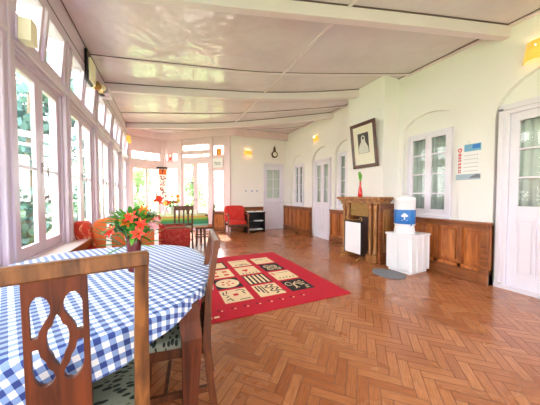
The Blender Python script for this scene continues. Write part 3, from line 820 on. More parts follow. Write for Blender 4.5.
for x, y, z, m_ in heads:
    f = MB(); lily(f, (x, y, z-.02), (x*1.2+rnd.uniform(-.1, .1), y*1.5-.12, .12), rnd.uniform(.036, .045), M[m_]); fo = f.build('lily_bloom', v)
    sm = MB(); sm.tube([(x, y, z-.015), (x*1.03, y-.012, z+.02)], .002, M['yellow'], 6).ball((x*1.03, y-.013, z+.022), .005, M['maroon'], 8, 6); sm.build('stamen', fo)
for i in range(190):
    t_ = rnd.uniform(0, 2*PI); rr = rnd.uniform(0, .08); z = rnd.uniform(.20, .33)
    leaf(lv, (rr*math.cos(t_), rr*.7*math.sin(t_), z), (math.cos(t_)*1.0, math.sin(t_)*.8, rnd.uniform(.1, 2.0)), rnd.uniform(.07, .14), rnd.uniform(.009, .018), M['green'] if rnd.random() < .6 else M['green2'], rnd.uniform(.1, .5))
for x, z in ((-.17, .30), (-.15, .24), (-.14, .19), (.13, .2), (.14, .28), (.1, .14), (-.1, .13), (-.17, .33), (-.13, .11), (.06, .44), (.1, .42), (-.03, .4), (.14, .36), (-.06, .38)):
    leaf(lv, (x*.3, -.02, .16), (x, -.03, z-.16), math.hypot(x, z-.16), .013, M['green'] if x < 0 else M['green2'], .12)
lv.build('leaves', v)

# ------------------------------------------------------------------ armchairs
def armchair(label, loc, rz, fab, w=.62, dpt=.62, hb=.85, seatz=.42, wing=True, seatm=None, arm='wood', frame='blond_and_glare', backm=None, ww=.035):
    """faces +Y; origin under the back"""
    t = thing('armchair', label, 'armchair', loc, rz); F = M[fab]; hw = w/2; Wd = M[frame]
    MB().cushion(-hw+.06, hw-.06, .06, dpt-.02, seatz-.13, seatz, M[seatm or fab]).build('seat', t)
    bk = MB(); bk.cushion(-hw+.0, hw-.0, -.06, .09, seatz-.1, hb, M[backm or fab])
    bk.v = [(x, y-.12*(z-seatz)/(hb-seatz), z) for x, y, z in bk.v]; bk.build('backrest', t)
    for s in (-1, 1):
        x = s*(hw-.025)
        if wing:
            wg = MB(); wg.cushion(x-ww, x+.035, -.08, .16, seatz-.1, hb-.03, F) if s < 0 else wg.cushion(x-.035, x+.04, -.08, .16, seatz-.1, hb+.01, F)
            wg.v = [(a-(.16*(c-seatz) if s < 0 else 0), b-.14*(c-seatz)/(hb-seatz), c) for a, b, c in wg.v]; wg.build('wing', t)
            MB().cushion(x-.04, x+.04, .05, dpt, seatz-.16, .6, F).build('arm_panel', t)
        MB().sweep([(x, -.06, .6), (x, .15, .615), (x, dpt-.08, .61), (x, dpt, .58)], .055, [.028, .03, .03, .03], Wd, (1, 0, 0)).build('armrest', t)
        MB().sweep([(x, dpt-.04, .59), (x, dpt-.02, .4), (x, dpt-.03, .2), (x, dpt, 0)], .035, .035, Wd, (1, 0, 0)).build('leg', t)
        MB().sweep([(x, -.04, .6), (x, -.03, .35), (x, -.05, .18), (x, -.1, 0)], .035, .035, Wd, (1, 0, 0)).build('leg', t)
    for q in ((dpt-.06, dpt-.03), (-.03, 0)): MB().box(-hw+.02, hw-.02, *q, .24, .31, M['darkchair']).build('seat_rail', t)
    return t
armchair('rust-orange scroll-patterned armchair by the left windows, behind the gingham table', (-.47, 3.86, 0), .1, 'rust', .8, .62, .9, seatm='orangefab', backm='orangefab', ww=.15)
armchair('crimson armchair with orange seat turned side-on behind the lilies', (-.04, 4.82, 0), -PI/2+.06, 'redfab', .6, .46, .68, seatm='orangefab', frame='chairwood')
armchair('small scarlet armchair with pale wooden arms against the far wall', (2.07, 7.38, 0), PI-.04, 'scarlet', .66, .5, .86, wing=False, frame='wainsdark')

# ------------------------------------------------------------------ magazine shelf by the far wall
t = thing('magazine_shelf', 'low black open shelf holding papers beside the scarlet armchair', 'shelf', (2.7, 7.1, 0))
K = M['black']
for x in (-.3, .27): MB().box(x, x+.03, 0, .4, 0, .62, K).build('side_panel', t)
MB().box(-.32, .32, -.02, .42, .62, .65, K, .004).build('top', t)
for z in (.06, .33): MB().box(-.27, .27, .01, .4, z, z+.02, K).build('shelf_board', t)
MB().box(-.27, .27, .38, .4, 0, .62, K).build('back_panel', t)
for i, (x, y, z, w, dd, lab) in enumerate([(2.56, 7.2, .65, .26, .2, 'white newspapers spread on top of the black magazine shelf, left pile'), (2.86, 7.22, .65, .2, .2, 'white paper sheets lying at the right on top of the black shelf'),
                             (2.8, 7.2, .35, .26, .2, 'pale magazines on the middle board of the black shelf'), (2.58, 7.2, .08, .2, .2, 'folded papers at the left of the lowest black shelf board'), (2.82, 7.2, .08, .2, .2, 'folded papers at the right of the lowest black shelf board')]):
    mb = MB()
    for j in range(4): mb.box(x-w/2+rnd.uniform(-.012, .012), x+w/2+rnd.uniform(-.012, .012), y-dd/2, y+dd/2, z+j*.008, z+j*.008+.007, M['paper'])
    tag(mb.build('paper_stack'), lab, 'papers', 'papers on the black shelf')

# ------------------------------------------------------------------ fireplace surround
FX = 3.38
t = thing('fireplace_surround', 'carved oak fireplace surround with paired columns and a broad mantel shelf', 'fireplace', (FX, 3.52, 0), -PI/2)
# local x = -Y (to the viewer's right), local y = +X (into the wall)
Mn = M['mantel']
MB().box(-.4, .69, -.12, .21, 1.12, 1.165, Mn, .01).box(-.37, .66, -.09, .21, 1.085, 1.12, Mn, .008).box(-.35, .62, -.05, .21, 1.05, 1.085, Mn).build('mantel_shelf', t)
MB().box(-.34, .58, .06, .21, .82, 1.05, Mn).box(-.12, .31, .03, .06, .84, 1.04, Mn, .006).build('frieze', t)
MB().box(-.12, .31, .012, .03, .8, 1.04, M['relief']).build('carved_panel', t, 'carved golden relief panel')
for s, xs_ in ((-1, (-.30, -.185)), (1, (.365, .485))):
    MB().box(xs_[0]-.055, xs_[1]+.055, -.04, .16, 0, .13, Mn, .006).build('plinth', t)
    MB().box(xs_[0]-.05, xs_[1]+.05, .08, .2, .13, 1.05, M['wainsdark']).build('jamb', t)
    for x in xs_:
        MB().lathe([(.045, .13), (.045, .16), (.037, .18), (.031, .2), (.036, .5), (.031, .88), (.029, .93), (.042, .95), (.045, .98), (.034, 1.0), (.05, 1.03), (.05, 1.05)], Mn, (x, .01, 0), 16).build('column', t)
MB().box(-.15, .34, .17, .2, .0, .82, M['hearth']).build('firebox', t, 'dark firebox opening')
MB().box(.55, .6, .0, .58, 0, 1.05, M['wainsdark']).box(.595, .608, .06, .26, .2, .95, Mn, .004).box(.595, .608, .32, .52, .2, .95, Mn, .004).build('end_panel', t)
# fire screen
t = thing('fire_screen', 'white panel fire screen on scrolled iron feet before the fireplace', 'fire screen', (3.2, 3.375, 0), -PI/2)
MB().box(-.2, .2, -.012, .012, .13, .7, M['white'], .005).build('panel', t)
MB().box(-.215, -.2, -.015, .015, .1, .72, M['black']).box(.2, .215, -.015, .015, .1, .72, M['black']).box(-.215, .215, -.015, .015, .7, .72, M['black']).build('frame', t)
sc = MB()
for s in (-1, 1): sc.tube([(s*.2, 0, .72), (s*.215, -.0, .77), (s*.19, 0, .8), (s*.16, 0, .78), (s*.17, 0, .75)], .007, M['brass'], 8)
sc.tube([(-.16, 0, .76), (0, 0, .74), (.16, 0, .76)], .006, M['brass'], 8); sc.build('scroll_top', t)
for s in (-1, 1):
    MB().tube([(s*.2, -.12, .015), (s*.2, -.1, .05), (s*.2, -.04, .07), (s*.2, 0, .12), (s*.2, .04, .07), (s*.2, .1, .05), (s*.2, .12, .015)], .009, M['brass'], 8).build('foot', t)
# red vase with green sprig on the mantel: local coordinates
t = thing('bud_vase', 'slim red glass vase with green sprigs standing on the mantel shelf', 'vase', (3.35, 3.36, 1.165))
MB().lathe([(.034, 0), (.04, .01), (.042, .08), (.03, .16), (.018, .2), (.016, .27), (.022, .29), (.014, .28), (.012, .2)], M['redglass'], n=16).build('body', t)
lv = MB(); 
for i in range(14):
    a_ = rnd.uniform(0, 2*PI); leaf(lv, (0, 0, .27), (math.cos(a_)*.3, math.sin(a_)*.4-.2, 1), rnd.uniform(.16, .27), .02, M['green2'], .15)
lv.build('leaves', t)

# ------------------------------------------------------------------ picture (leans forward at the top)
t = thing('framed_picture', 'mahogany-framed portrait print leaning out from the chimney breast above the mantel', 'picture', (3.575, 3.45, 1.73), -PI/2)
t.rotation_euler = (R(7), 0, -PI/2)
fw_, fh = .31, .86
mb = MB()
for a, b, c, d_ in ((-fw_, -fw_+.065, 0, fh), (fw_-.065, fw_, 0, fh), (-fw_, fw_, 0, .065), (-fw_, fw_, fh-.065, fh)): mb.box(a, b, -.03, .0, c, d_, M['framered'], .008)
mb.build('frame', t)
MB().box(-fw_+.04, fw_-.04, -.012, -.004, .04, fh-.04, M['cream']).build('mat_board', t)
pr = MB().box(-.13, .13, -.016, -.012, .28, .66, M['photo'])
pr.prism([(-.05, .5), (-.045, .58), (-.02, .615), (.02, .615), (.045, .58), (.05, .5)], -.018, -.016, M['photopale'], 'y')
pr.prism([(-.12, .285), (.12, .285), (.115, .38), (.07, .46), (.045, .5), (-.05, .5), (-.09, .45), (-.12, .37)], -.018, -.016, M['photopale'], 'y')
pr.prism([(.024*math.cos(a*PI/8)+.004, .565+.028*math.sin(a*PI/8)) for a in range(16)], -.0195, -.018, M['photo'], 'y').build('print', t, 'dark monochrome portrait of a person in pale dress')

# ------------------------------------------------------------------ white cabinet, water filter, mat
t = thing('white_cabinet', 'low white panelled cabinet standing between fireplace and wainscot', 'cabinet', (3.335, 2.33, 0), R(4))
Wh = M['white']
MB().box(0, .46, 0, .4, .04, .57, Wh, .004).box(  .02, .44, .02, .38, 0, .04, Wh).build('body', t)
MB().box(-.02, .48, -.02, .42, .57, .6, Wh, .005).build('top', t)
for a, b in ((.01, .2), (.21, .4)): MB().box(-.014, 0, a, b, .05, .56, Wh, .004).box(-.018, -.01, a+.03, b-.03, .09, .52, Wh, .003).build('door', t)
for a in (.0, .145, .29, .435): MB().box(a, a+.025, -.012, 0, .04, .57, Wh, .002).build('side_batten', t)
t = thing('water_filter', 'white drum water filter with blue label band standing on the white cabinet', 'water filter', (3.49, 2.56, .6))
rr = .15
MB().lathe([(rr*.98, 0), (rr, .01), (rr*.93, .09), (rr*.9, .12), (rr, .13), (rr, .25), (rr, .5), (rr*1.02, .505), (rr*1.02, .54), (rr*.9, .57), (rr*.3, .585), (.03, .6), (.001, .605)], Wh, n=32).build('body', t)
MB().lathe([(rr*1.0, .15), (rr*1.012, .152), (rr*1.012, .37), (rr*1.0, .372)], M['bluelabel'], n=32).build('label_band', t, 'blue label band')
mb = MB()
def on_cyl(pts, r0, mat, a0, z0):
    vs = [(r0*math.cos(a0+x/r0), r0*math.sin(a0+x/r0), z0+z) for x, z in pts]
    vs2 = [((r0+.002)*math.cos(a0+x/r0), (r0+.002)*math.sin(a0+x/r0), z0+z) for x, z in pts]; n = len(pts)
    mb.add(vs+vs2, [tuple(range(n))[::-1], tuple(range(n, 2*n))]+[(i, (i+1) % n, (i+1) % n+n, i+n) for i in range(n)], mat)
af = math.atan2(-2.56, -3.49)
for cx_, cz_, r_ in ((0, .29, .032), (-.025, .278, .02), (.028, .28, .02), (0, .305, .02)): on_cyl([(cx_+r_*math.cos(i*PI/6), cz_+r_*.8*math.sin(i*PI/6)) for i in range(12)], rr*1.013, M['white'], af, 0)
on_cyl([(-.008, .22), (.008, .22), (.006, .28), (-.006, .28)], rr*1.013, M['white'], af, 0)
on_cyl([(-.04, .205), (.04, .205), (.04, .214), (-.04, .214)], rr*1.013, M['white'], af, 0)
mb.build('logo', t, 'white emblem')
MB().tube([(rr*.95*math.cos(af+.5), rr*.95*math.sin(af+.5), .12), (rr*1.3*math.cos(af+.5), rr*1.3*math.sin(af+.5), .12), (rr*1.33*math.cos(af+.5), rr*1.33*math.sin(af+.5), .09)], .013, Wh, 10).build('tap', t)
MB().box(-.01, .01, -.006, .006, 0, .03, M['bluelabel'], .002).build('tap_lever', t.children[-1])
t.children[-1].children[0].location = (rr*1.25*math.cos(af+.5), rr*1.25*math.sin(af+.5), .13)
tag(MB().prism([(3.1+.2*math.cos(i*PI/16), 2.52+.25*math.sin(i*PI/16)) for i in range(32)], .001, .014, M['greymat']).build('round_mat'), 'grey round floor mat in front of the white cabinet', 'mat')

# ------------------------------------------------------------------ calendar
t = thing('wall_calendar', 'white paper calendar with red lettering and blue header on the right wall', 'calendar', (RX-.004, 2.1, 1.42), -PI/2)
MB().box(0, .3, -.004, 0, 0, .5, M['paper']).build('sheet', t)
MB().box(.1, .3, -.006, -.004, .4, .5, M['paperblue']).box(.2, .29, -.0075, -.006, .43, .49, M['bluelabel']).build('header', t, 'blue header')
MB().box(0, .3, -.006, -.004, .0, .08, M['greyblue']).prism([(.16, .02), (.3, .02), (.3, .06), (.26, .075), (.2, .05)], -.0075, -.006, M['ink'], 'y').build('landscape_strip', t)
mb = MB(); mb.prism([(.045+.026*math.cos(i*PI/8), .43+.03*math.sin(i*PI/8)) for i in range(16)], -.0065, -.004, M['paperred'], 'y'); mb.prism([(.045+.012*math.cos(i*PI/8), .43+.015*math.sin(i*PI/8)) for i in range(16)], -.008, -.0065, M['paper'], 'y')
mb.build('red_emblem', t); mb = MB()
for z, h_ in ((.35, .04), (.31, .03), (.27, .03), (.22, .03), (.17, .03), (.13, .02), (.1, .02)): mb.box(.025, .065, -.0065, -.004, z, z+h_*.4, M['paperred']).box(.03, .04, -.0065, -.004, z, z+h_, M['paperred']).box(.05, .062, -.0065, -.004, z+h_*.3, z+h_, M['paperred'])
mb.box(.034, .038, -.0062, -.004, .1, .39, M['paperred'])
mb.build('red_lettering', t)
mb = MB()
for i in range(5):
    mb = MB()
    for j in range(6): mb.box(.1+j*.03, .115+j*.03, -.005, -.004, .12+i*.055, .127+i*.055, M['ink'])
    mb.build('date_row', t)
MB().tube([(.13, -.004, .5), (.15, -.01, .56), (.17, -.004, .5)], .0015, M['steel'], 6).build('hanging_cord', t)

# ------------------------------------------------------------------ wall lamps
def sconce(label, loc, rz, w=.22, h_=.18, lit=True, energy=6):
    """half-drum shade on a small bracket; local -y towards the room"""
    t = thing('wall_lamp', label, 'wall lamp', loc, rz)
    MB().box(-.04, .04, -.015, 0, -.05, .07, M['brass'], .004).tube([(0, -.015, 0), (0, -.06, -.01), (0, -.07, .02)], .008, M['brass'], 8).build('bracket', t)
    n = 16; vs = []
    for zz, k1 in ((-h_/2, 1.0), (h_/2, .78)):
        for r_ in (1, .965):
            for i in range(n+1): a = PI+PI*i/n; vs.append((w/2*k1*r_*math.cos(a), w/2*k1*r_*math.sin(a)*.85, zz))
    m_ = n+1; fs = []
    for i in range(n): fs += [(i, i+1, 2*m_+i+1, 2*m_+i), (m_+i, 3*m_+i, 3*m_+i+1, m_+i+1), (i, m_+i, m_+i+1, i+1), (2*m_+i, 2*m_+i+1, 3*m_+i+1, 3*m_+i)]
    MB().add(vs, fs, M['shadelit' if lit else 'shadecream'], True).build('shade', t)
    if lit: MB().ball((0, -.07, .04), .025, M['bulb']).build('bulb', t)
    return t
sconce('amber wall lamp high on the right wall above the nearest white door', (RX, 1.28, 2.87), -PI/2, .26, .22, True, .5)
sconce('small amber wall lamp on the right wall beside the far double doors', (RX, 5.66, 2.8), -PI/2, .22, .15, True, .5)
sconce('amber wall lamp on the far wall left of the round clock', (2.58, FY, 2.6), 0, .3, .14, True, .5)
sconce('amber wall lamp on the left window wall near the bay corner', (LX+.06, 8.3, 2.88), PI/2, .26, .2, True, .6)
# cream box lamp nearest
t = thing('wall_lamp', 'unlit cream box-shaped wall lamp on the left window frame nearest the viewer', 'wall lamp', (LX+.06, 2.47, 2.35), PI/2)
MB().prism([(-.055, .02), (.055, .02), (.045, .19), (-.045, .19)], -.085, -.01, M['shadecream'], 'y').build('shade', t)
MB().box(-.06, .06, -.012, .0, .02, .2, M['frame']).build('bracket', t)
# dusty cream speaker-like fitting under the eaves
t = thing('wall_lamp', 'dusty cream and brass wall fitting hanging under the eaves at the left', 'wall lamp', (LX+.06, 4.3, 2.94), PI/2)
MB().box(-.16, .1, -.035, 0, -.12, .32, M['black'], .006).build('back_plate', t)
MB().box(-.13, .12, -.07, -.035, -.1, .22, M['shadecream'], .01).build('shade', t)
MB().tube([(.15, -.03, -.1), (.2, -.09, -.1), (.24, -.1, -.04), (.22, -.06, .02)], .022, M['brass'], 8).ball((.3, -.12, -.03), .05, M['shadecream']).ball((.44, -.1, .02), .055, M['black']).box(.25, .6, -.1, -.03, -.06, .0, M['brass'], .005).box(.46, .75, -.18, -.02, -.06, .06, M['frame'], .01).build('bracket', t)

# clock on the far wall
t = thing('wall_clock', 'small round dark-rimmed clock with crest on the far wall above the door', 'clock', (3.56, FY, 2.62))
MB().prism([(.115*math.cos(i*PI/14), .115*math.sin(i*PI/14)) for i in range(28)], -.045, 0, M['darkchair'], 'y').build('rim', t)
MB().prism([(.075*math.cos(i*PI/14), .075*math.sin(i*PI/14)) for i in range(28)], -.05, -.045, M['cream'], 'y').box(-.004, .004, -.053, -.05, 0, .06, M['black']).box(0, .04, -.053, -.05, -.003, .004, M['black']).build('dial', t)
MB().prism([(-.05, .1), (.05, .1), (.035, .19), (.045, .22), (.02, .25), (0, .31), (-.02, .25), (-.045, .22), (-.035, .19)], -.03, 0, M['darkchair'], 'y').build('crest', t)
for x in (2.5, 2.72, 2.9):
    tag(MB().box(x-.055, x+.055, FY-.012, FY, 1.3, 1.38, M['white'], .003).box(x-.02, x+.02, FY-.016, FY-.012, 1.32, 1.36, M['ink']).build('switch_plate'), 'pale switch plate in the row above the far wainscot', 'switch plate', 'switch plates on the far wall')

# ------------------------------------------------------------------ bay decorations
def onB(name, cat, label, x0, x1, z0, z1, mat, inner=None):
    mb = MB(); mb.box(x0, x1, -.05, -.035, z0, z1, M[mat])
    if inner:
        for m_, a, b, c, d_ in inner: mb.box(x0+(x1-x0)*a, x0+(x1-x0)*b, -.053, -.05, z0+(z1-z0)*c, z0+(z1-z0)*d_, M[m_])
    o = mb.build(name); o.location = (*PB, 0); o.rotation_euler = (0, 0, angB); return tag(o, label, cat)
onB('notice', 'notice', 'white notice card with faint dark writing above the right sidelight', 1.98, 2.35, 2.1, 2.4, 'paper', [('ink', .2, .3, .45, .6), ('ink', .34, .42, .4, .55), ('ink', .5, .58, .45, .6), ('ink', .62, .7, .4, .5), ('ink', .74, .8, .48, .6), ('ink', .2, .8, .28, .32)])
onB('orange_card', 'picture', 'small orange picture hung in the upper light right of the french doors', 2.12, 2.3, 2.5, 2.72, 'orangecard', [('yellow', .3, .7, .3, .7), ('lily', .4, .6, .4, .6)])
onB('pink_card', 'picture', 'small pink picture in the upper light left of the french doors', .22, .44, 2.34, 2.66, 'rose', [('lily', .3, .7, .2, .5), ('paper', .35, .65, .6, .85)])
# hanging tapestry strip at the bay apex
t = thing('hanging_banner', 'narrow patterned fabric banner hanging at the bay corner behind the flowers', 'banner', (-.06, 8.95, 0), -.1)
b0 = MB().box(-.16, .18, -.01, 0, 2.1, 2.16, M['black'])
rn2 = random.Random(5); bm_ = MB(); bm_.box(-.1, .14, -.006, 0, .9, 2.1, M['candle'])
for i in range(60):
    z = .92+1.15*rn2.random(); x = -.09+.19*rn2.random(); c_ = rn2.choice(['lily', 'black', 'redglass', 'maroon', 'lily2']); bm_.box(x, x+rn2.uniform(.02, .05), -.009, -.006, z, z+rn2.uniform(.02, .05), M[c_])
bm_.box(-.1, .14, -.008, -.006, 1.9, 2.08, M['lily2']); bm_.build('cloth_strip', t)
for x in (-.14, -.04, .06, .16): b0.tube([(x, -.02, 2.14), (x, -.02, 2.08)], .012, M['black'], 8)
b0.build('rod', t)

# ------------------------------------------------------------------ far dining table and chairs
t = thing('dining_table', 'far dining table in the bay under a green striped cloth', 'table', (.32, 5.95, 0))
MB().box(-.6, .6, -.38, .38, .72, .75, M['darkchair'], .005).build('tabletop', t)
for sx in (-1, 1):
    for sy in (-1, 1): MB().sweep([(sx*.53, sy*.3, .72), (sx*.53, sy*.3, .4), (sx*.54, sy*.31, 0)], .06, .05, M['darkchair']).build('leg', t)
mb = MB(); n = 120; vs = []; fs = []
def rect_rim(t_, a, b): return rim(t_, a, b, 9)
for r_ in (0.001, .5, 1):
    for i in range(n): x, y = rect_rim(2*PI*i/n, .61*r_, .39*r_); vs.append((x, y, .757))
for j in range(1, 7):
    for i in range(n):
        t_ = 2*PI*i/n; x, y = rect_rim(t_, .61, .39); l = math.hypot(x, y); o_ = .012+.022*(j/6)*(.5+.5*math.sin(t_*17)); vs.append((x+x/l*o_, y+y/l*o_, .752-.29*j/6))
for j in range(8):
    for i in range(n): a, b = j*n+i, j*n+(i+1) % n; fs.append((a, b, b+n, a+n))
mb.add(vs, fs, M['stripecloth'], True); o = mb.build('tablecloth'); o.location = (.32, 5.95, 0)
tag(o, 'green, teal and amber striped cloth on the far dining table', 'tablecloth')
def slat_chair(label, loc, rz):
    t = thing('dining_chair', label, 'chair', loc, rz); W = M['darkchair']; hw = .19
    for s in (-1, 1):
        x = s*(hw-.015)
        MB().sweep([(x, -.05, 0), (x, 0, .45), (x, -.04, .98)], .034, .03, W, (1, 0, 0)).build('back_post', t)
        MB().sweep([(x, .38, 0), (x, .37, .44)], .034, .034, W, (1, 0, 0)).build('leg', t)
        MB().beam((x, .0, .22), (x, .38, .22), .016, .026, W).build('stretcher', t)
    MB().box(-hw, hw, -.055, -.025, .88, .97, W, .006).build('top_rail', t)
    MB().box(-hw, hw, -.025, .0, .55, .6, W).build('lower_rail', t)
    for x in (-.09, 0, .09): MB().sweep([(x, -.012, .58), (x, -.036, .9)], .03, .012, W, (1, 0, 0)).build('slat', t)
    MB().box(-hw, hw, -.01, .4, .4, .44, W, .004).build('seat_rail', t); MB().cushion(-hw+.01, hw-.01, .01, .4, .43, .48, M['orangefab']).build('seat', t)
    return t
slat_chair('dark slat-back dining chair with its back to the viewer at the striped table', (.37, 5.3, 0), .1)
slat_chair('dark slat-back dining chair seen side-on at the right end of the striped table', (1.08, 5.85, 0), PI/2-.15)

t = thing('flower_vase', 'clear glass of yellow and red flowers on the striped table', 'vase', (.16, 5.95, .757))
MB().lathe([(.05, 0), (.055, .01), (.05, .14), (.06, .2), (.052, .2), (.045, .1)], M['candle'], n=16).build('pot', t)
lv = MB()
for i in range(60):
    a_ = rnd.uniform(0, 2*PI); leaf(lv, (.03*math.cos(a_), .03*math.sin(a_), rnd.uniform(.16, .3)), (math.cos(a_), math.sin(a_), rnd.uniform(0, 1)), rnd.uniform(.1, .22), .02, M['green2'] if rnd.random() < .7 else M['green'], .4)
lv.build('leaves', t)
for i in range(9):
    a_ = i*2.4; f = MB(); x, z = .13*math.cos(a_), .3+.1*math.sin(a_*1.7); lily(f, (x, -.06, z), (x, -.5, .3), .06, M[['yellow', 'lily2', 'yellow', 'lily'][i % 4]]); f.build('bloom', t)
t = thing('potted_plant', 'small dark green potted plant on the striped table behind the chair back', 'plant', (.5, 5.72, .757))
MB().lathe([(.03, 0), (.045, .1), (.05, .11), (.04, .11), (.03, .02)], M['terra'], n=14).build('pot', t)
lv = MB()
for i in range(70):
    a_ = rnd.uniform(0, 2*PI); leaf(lv, (0, 0, .1), (math.cos(a_), math.sin(a_), rnd.uniform(.8, 2.2)), rnd.uniform(.12, .22), .014, M['green'], .3)
lv.build('leaves', t)
t = thing('flower_vase', 'red blooms on tall stems standing left of the yellow flowers', 'vase', (-.12, 5.9, .757))
MB().lathe([(.03, 0), (.035, .1), (.02, .2), (.025, .24), (.015, .2)], M['candle'], n=14).build('pot', t)
f = MB()
for x, z in ((-.02, .42), (.05, .37), (-.06, .33), (.02, .4)):
    f.tube([(0, 0, .2), (x, 0, z-.02)], .004, M['green'], 6)
f.build('stems', t)
for x, z in ((-.02, .42), (.05, .37), (-.06, .33), (.02, .4)): g_ = MB(); lily(g_, (x, -.01, z-.02), (x, -.5, .3), .055, M['lily']); g_.build('bloom', t)
cp = None
for i, x in enumerate((-.2, .0, .3, .4, .66)):
    lab = ['leftmost white cup on the striped table near its left edge', 'white cup on the striped table beneath the yellow flowers', 'white cup behind the left slats of the dining chair back', 'white cup behind the right slats of the dining chair back', 'rightmost white cup on the striped table'][i]
    if cp is None:
        cp = tag(MB().lathe([(.028, 0), (.04, .02), (.045, .1), (.041, .1), (.034, .02)], M['candle'], n=16).build('cup'), lab, 'cup', 'white cups on the striped table'); o = cp
    else: o = cp.copy(); COL.objects.link(o); o['label'] = lab
    o.location = (x, 5.66+.02*(i % 2), .758)

# ------------------------------------------------------------------ rug
def rug():
    mb = MB(); X0, X1, Y0, Y1 = .3, 2.07, 2.2, 4.48; Z = .009
    mb.box(X0, X1, Y0, Y1, .001, Z, M['rugred'], .003)
    Cr, Bk, Rd = M['rugcream'], M['rugblack'], M['tile_red']
    lift = [Z]
    def poly(pts, mat, up=.0006): mb.prism(pts, Z-.001, Z+up, mat)
    def rect(x, y, w, h_, mat, up=.0006): poly([(x, y), (x+w, y), (x+w, y+h_), (x, y+h_)], mat, up)
    def ell(cx, cy, a, b, mat, up=.0012): poly([(cx+a*math.cos(i*PI/12), cy+b*math.sin(i*PI/12)) for i in range(24)], mat, up)
    def stroke(pts, w, mat, up=.0013):
        for p, q in zip(pts, pts[1:]):
            d_ = Vector((q[0]-p[0], q[1]-p[1])); 
            if d_.length == 0: continue
            n_ = Vector((-d_.y, d_.x)).normalized()*w/2; e_ = d_.normalized()*w*.3
            a = Vector(p)-e_; b = Vector(q)+e_; poly([tuple(a-n_), tuple(b-n_), tuple(b+n_), tuple(a+n_)], mat, up)
    xs_ = [.6, 1.02, 1.44]; ys_ = [2.53, 2.94, 3.36, 3.78]; w, h_ = .335, .36
    black = {(1, 0), (2, 0), (1, 2), (0, 2)}
    kind = {(0, 0): 'c', (0, 1): 'c', (0, 2): 'b', (1, 0): 'b', (1, 1): 'b', (1, 2): 'c', (2, 0): 'c', (2, 1): 'c', (2, 2): 'b', (3, 0): 'b', (3, 1): 'c', (3, 2): 'c'}
    for r_ in range(4):
        for c_ in range(3):
            x, y = xs_[c_], ys_[r_]; rect(x, y, w, h_, Cr if kind[(r_, c_)] == 'c' else Bk)
    S = lambda c_, r_, P: [(xs_[c_]+a*w, ys_[r_]+b*h_) for a, b in P]
    # (0,0) cream with marks
    for P in ([(.12, .85), (.1, .65), (.2, .6)], [(.25, .9), (.22, .72)], [(.12, .2), (.25, .3), (.3, .12)], [(.6, .85), (.75, .9), (.9, .8)], [(.85, .5), (.8, .7), (.92, .72)], [(.15, .4), (.25, .5)], [(.55, .12), (.9, .14)]): stroke(S(0, 0, P), .014, Bk)
    rect(xs_[0]+.42*w, ys_[0]+.45*h_, .06, .06, Rd, .0013)
    # (0,1) squiggles
    stroke(S(1, 0, [(.35+.0, .9), (.38, .2)]), .016, Bk); stroke(S(1, 0, [(.24, .9), (.26, .3)]), .02, Bk); stroke(S(1, 0, [(.12, .9), (.12, .45)]), .02, Bk)
    stroke(S(1, 0, [(.5+.1*math.sin(t_*.9)+t_*.012, .92-t_*.045) for t_ in range(19)]), .018, Bk); stroke(S(1, 0, [(.72+.1*math.sin(t_*.9)+t_*.012, .92-t_*.045) for t_ in range(17)]), .018, Bk)
    # (0,2) black with white swirl
    stroke(S(2, 0, [(.2+.12*math.cos(a*.5), .65+.16*math.sin(a*.5)) for a in range(12)]), .014, Cr); stroke(S(2, 0, [(.5+.15*math.cos(a*.4), .4+.18*math.sin(a*.4)) for a in range(12)]), .016, Cr)
    stroke(S(2, 0, [(.3, .2), (.4, .35), (.35, .55), (.55, .75), (.7, .6)]), .018, Cr); 
    for a in range(5): rect(xs_[2]+(.68+.05*(a % 2))*w, ys_[0]+(.1+a*.16)*h_, .05, .02, Cr, .0013)
    # (1,0) oval
    ell(xs_[0]+w/2, ys_[1]+h_/2, w*.47, h_*.44, Cr)
    for a, b in ((.3, .4), (.5, .3), (.7, .42), (.35, .65), (.62, .66), (.5, .52)): ell(xs_[0]+a*w, ys_[1]+b*h_, .02, .018, Rd, .0018)
    # (1,1) stripes
    for a in range(5): rect(xs_[1]+(.06+a*.19)*w, ys_[1]+.05*h_, .1*w, h_*.9, Cr, .0013)
    # (1,2) cream small dots
    for a in range(5): ell(xs_[2]+(.2+a*.16)*w, ys_[1]+.2*h_, .014, .014, Bk); 
    stroke(S(2, 1, [(.1, .9), (.1, .6), (.2, .7), (.15, .85)]), .012, Rd); stroke(S(2, 1, [(.3, .78), (.9, .8)]), .008, Bk)
    # (2,0) red squares
    for a, b in ((.15, .6), (.6, .6), (.15, .15), (.6, .2)): rect(xs_[0]+a*w, ys_[2]+b*h_, .07, .06, Rd, .0013)
    # (2,1) heart
    poly([(xs_[1]+(.4+.15*a)*w, ys_[2]+(.5+.16*b)*h_) for a, b in ((0, -1), (.9, .1), (.9, .7), (.45, .9), (0, .5), (-.45, .9), (-.9, .7), (-.9, .1))], Rd, .0013)
    for a in range(5): rect(xs_[1]+(.15+a*.16)*w, ys_[2]+.04*h_, .012, .05, Bk, .0013)
    # (2,2) white whorls
    for cx_, cy_ in ((.3, .65), (.65, .6), (.35, .28), (.72, .25)):
        for q_ in (.16, .09): stroke(S(2, 2, [(cx_+q_*math.cos(a*.55), cy_+q_*math.sin(a*.55)) for a in range(12)]), .012, Cr)
    # (3,*)
    rect(xs_[0]+.08*w, ys_[3]+.1*h_, w*.84, h_*.8, Cr, .0011)
    for cx_, q_ in ((.35, .18), (.62, .13), (.62, .22)): stroke(S(1, 3, [(cx_+q_*math.cos(PI*a/8), .1+q_*math.sin(PI*a/8)) for a in range(9)]), .01, Bk)
    stroke(S(1, 3, [(.1, .75), (.9, .8)]), .008, Rd); stroke(S(2, 3, [(.15, .6), (.4, .75), (.6, .6)]), .01, Bk); ell(xs_[2]+.7*w, ys_[3]+.3*h_, .015, .015, Rd)
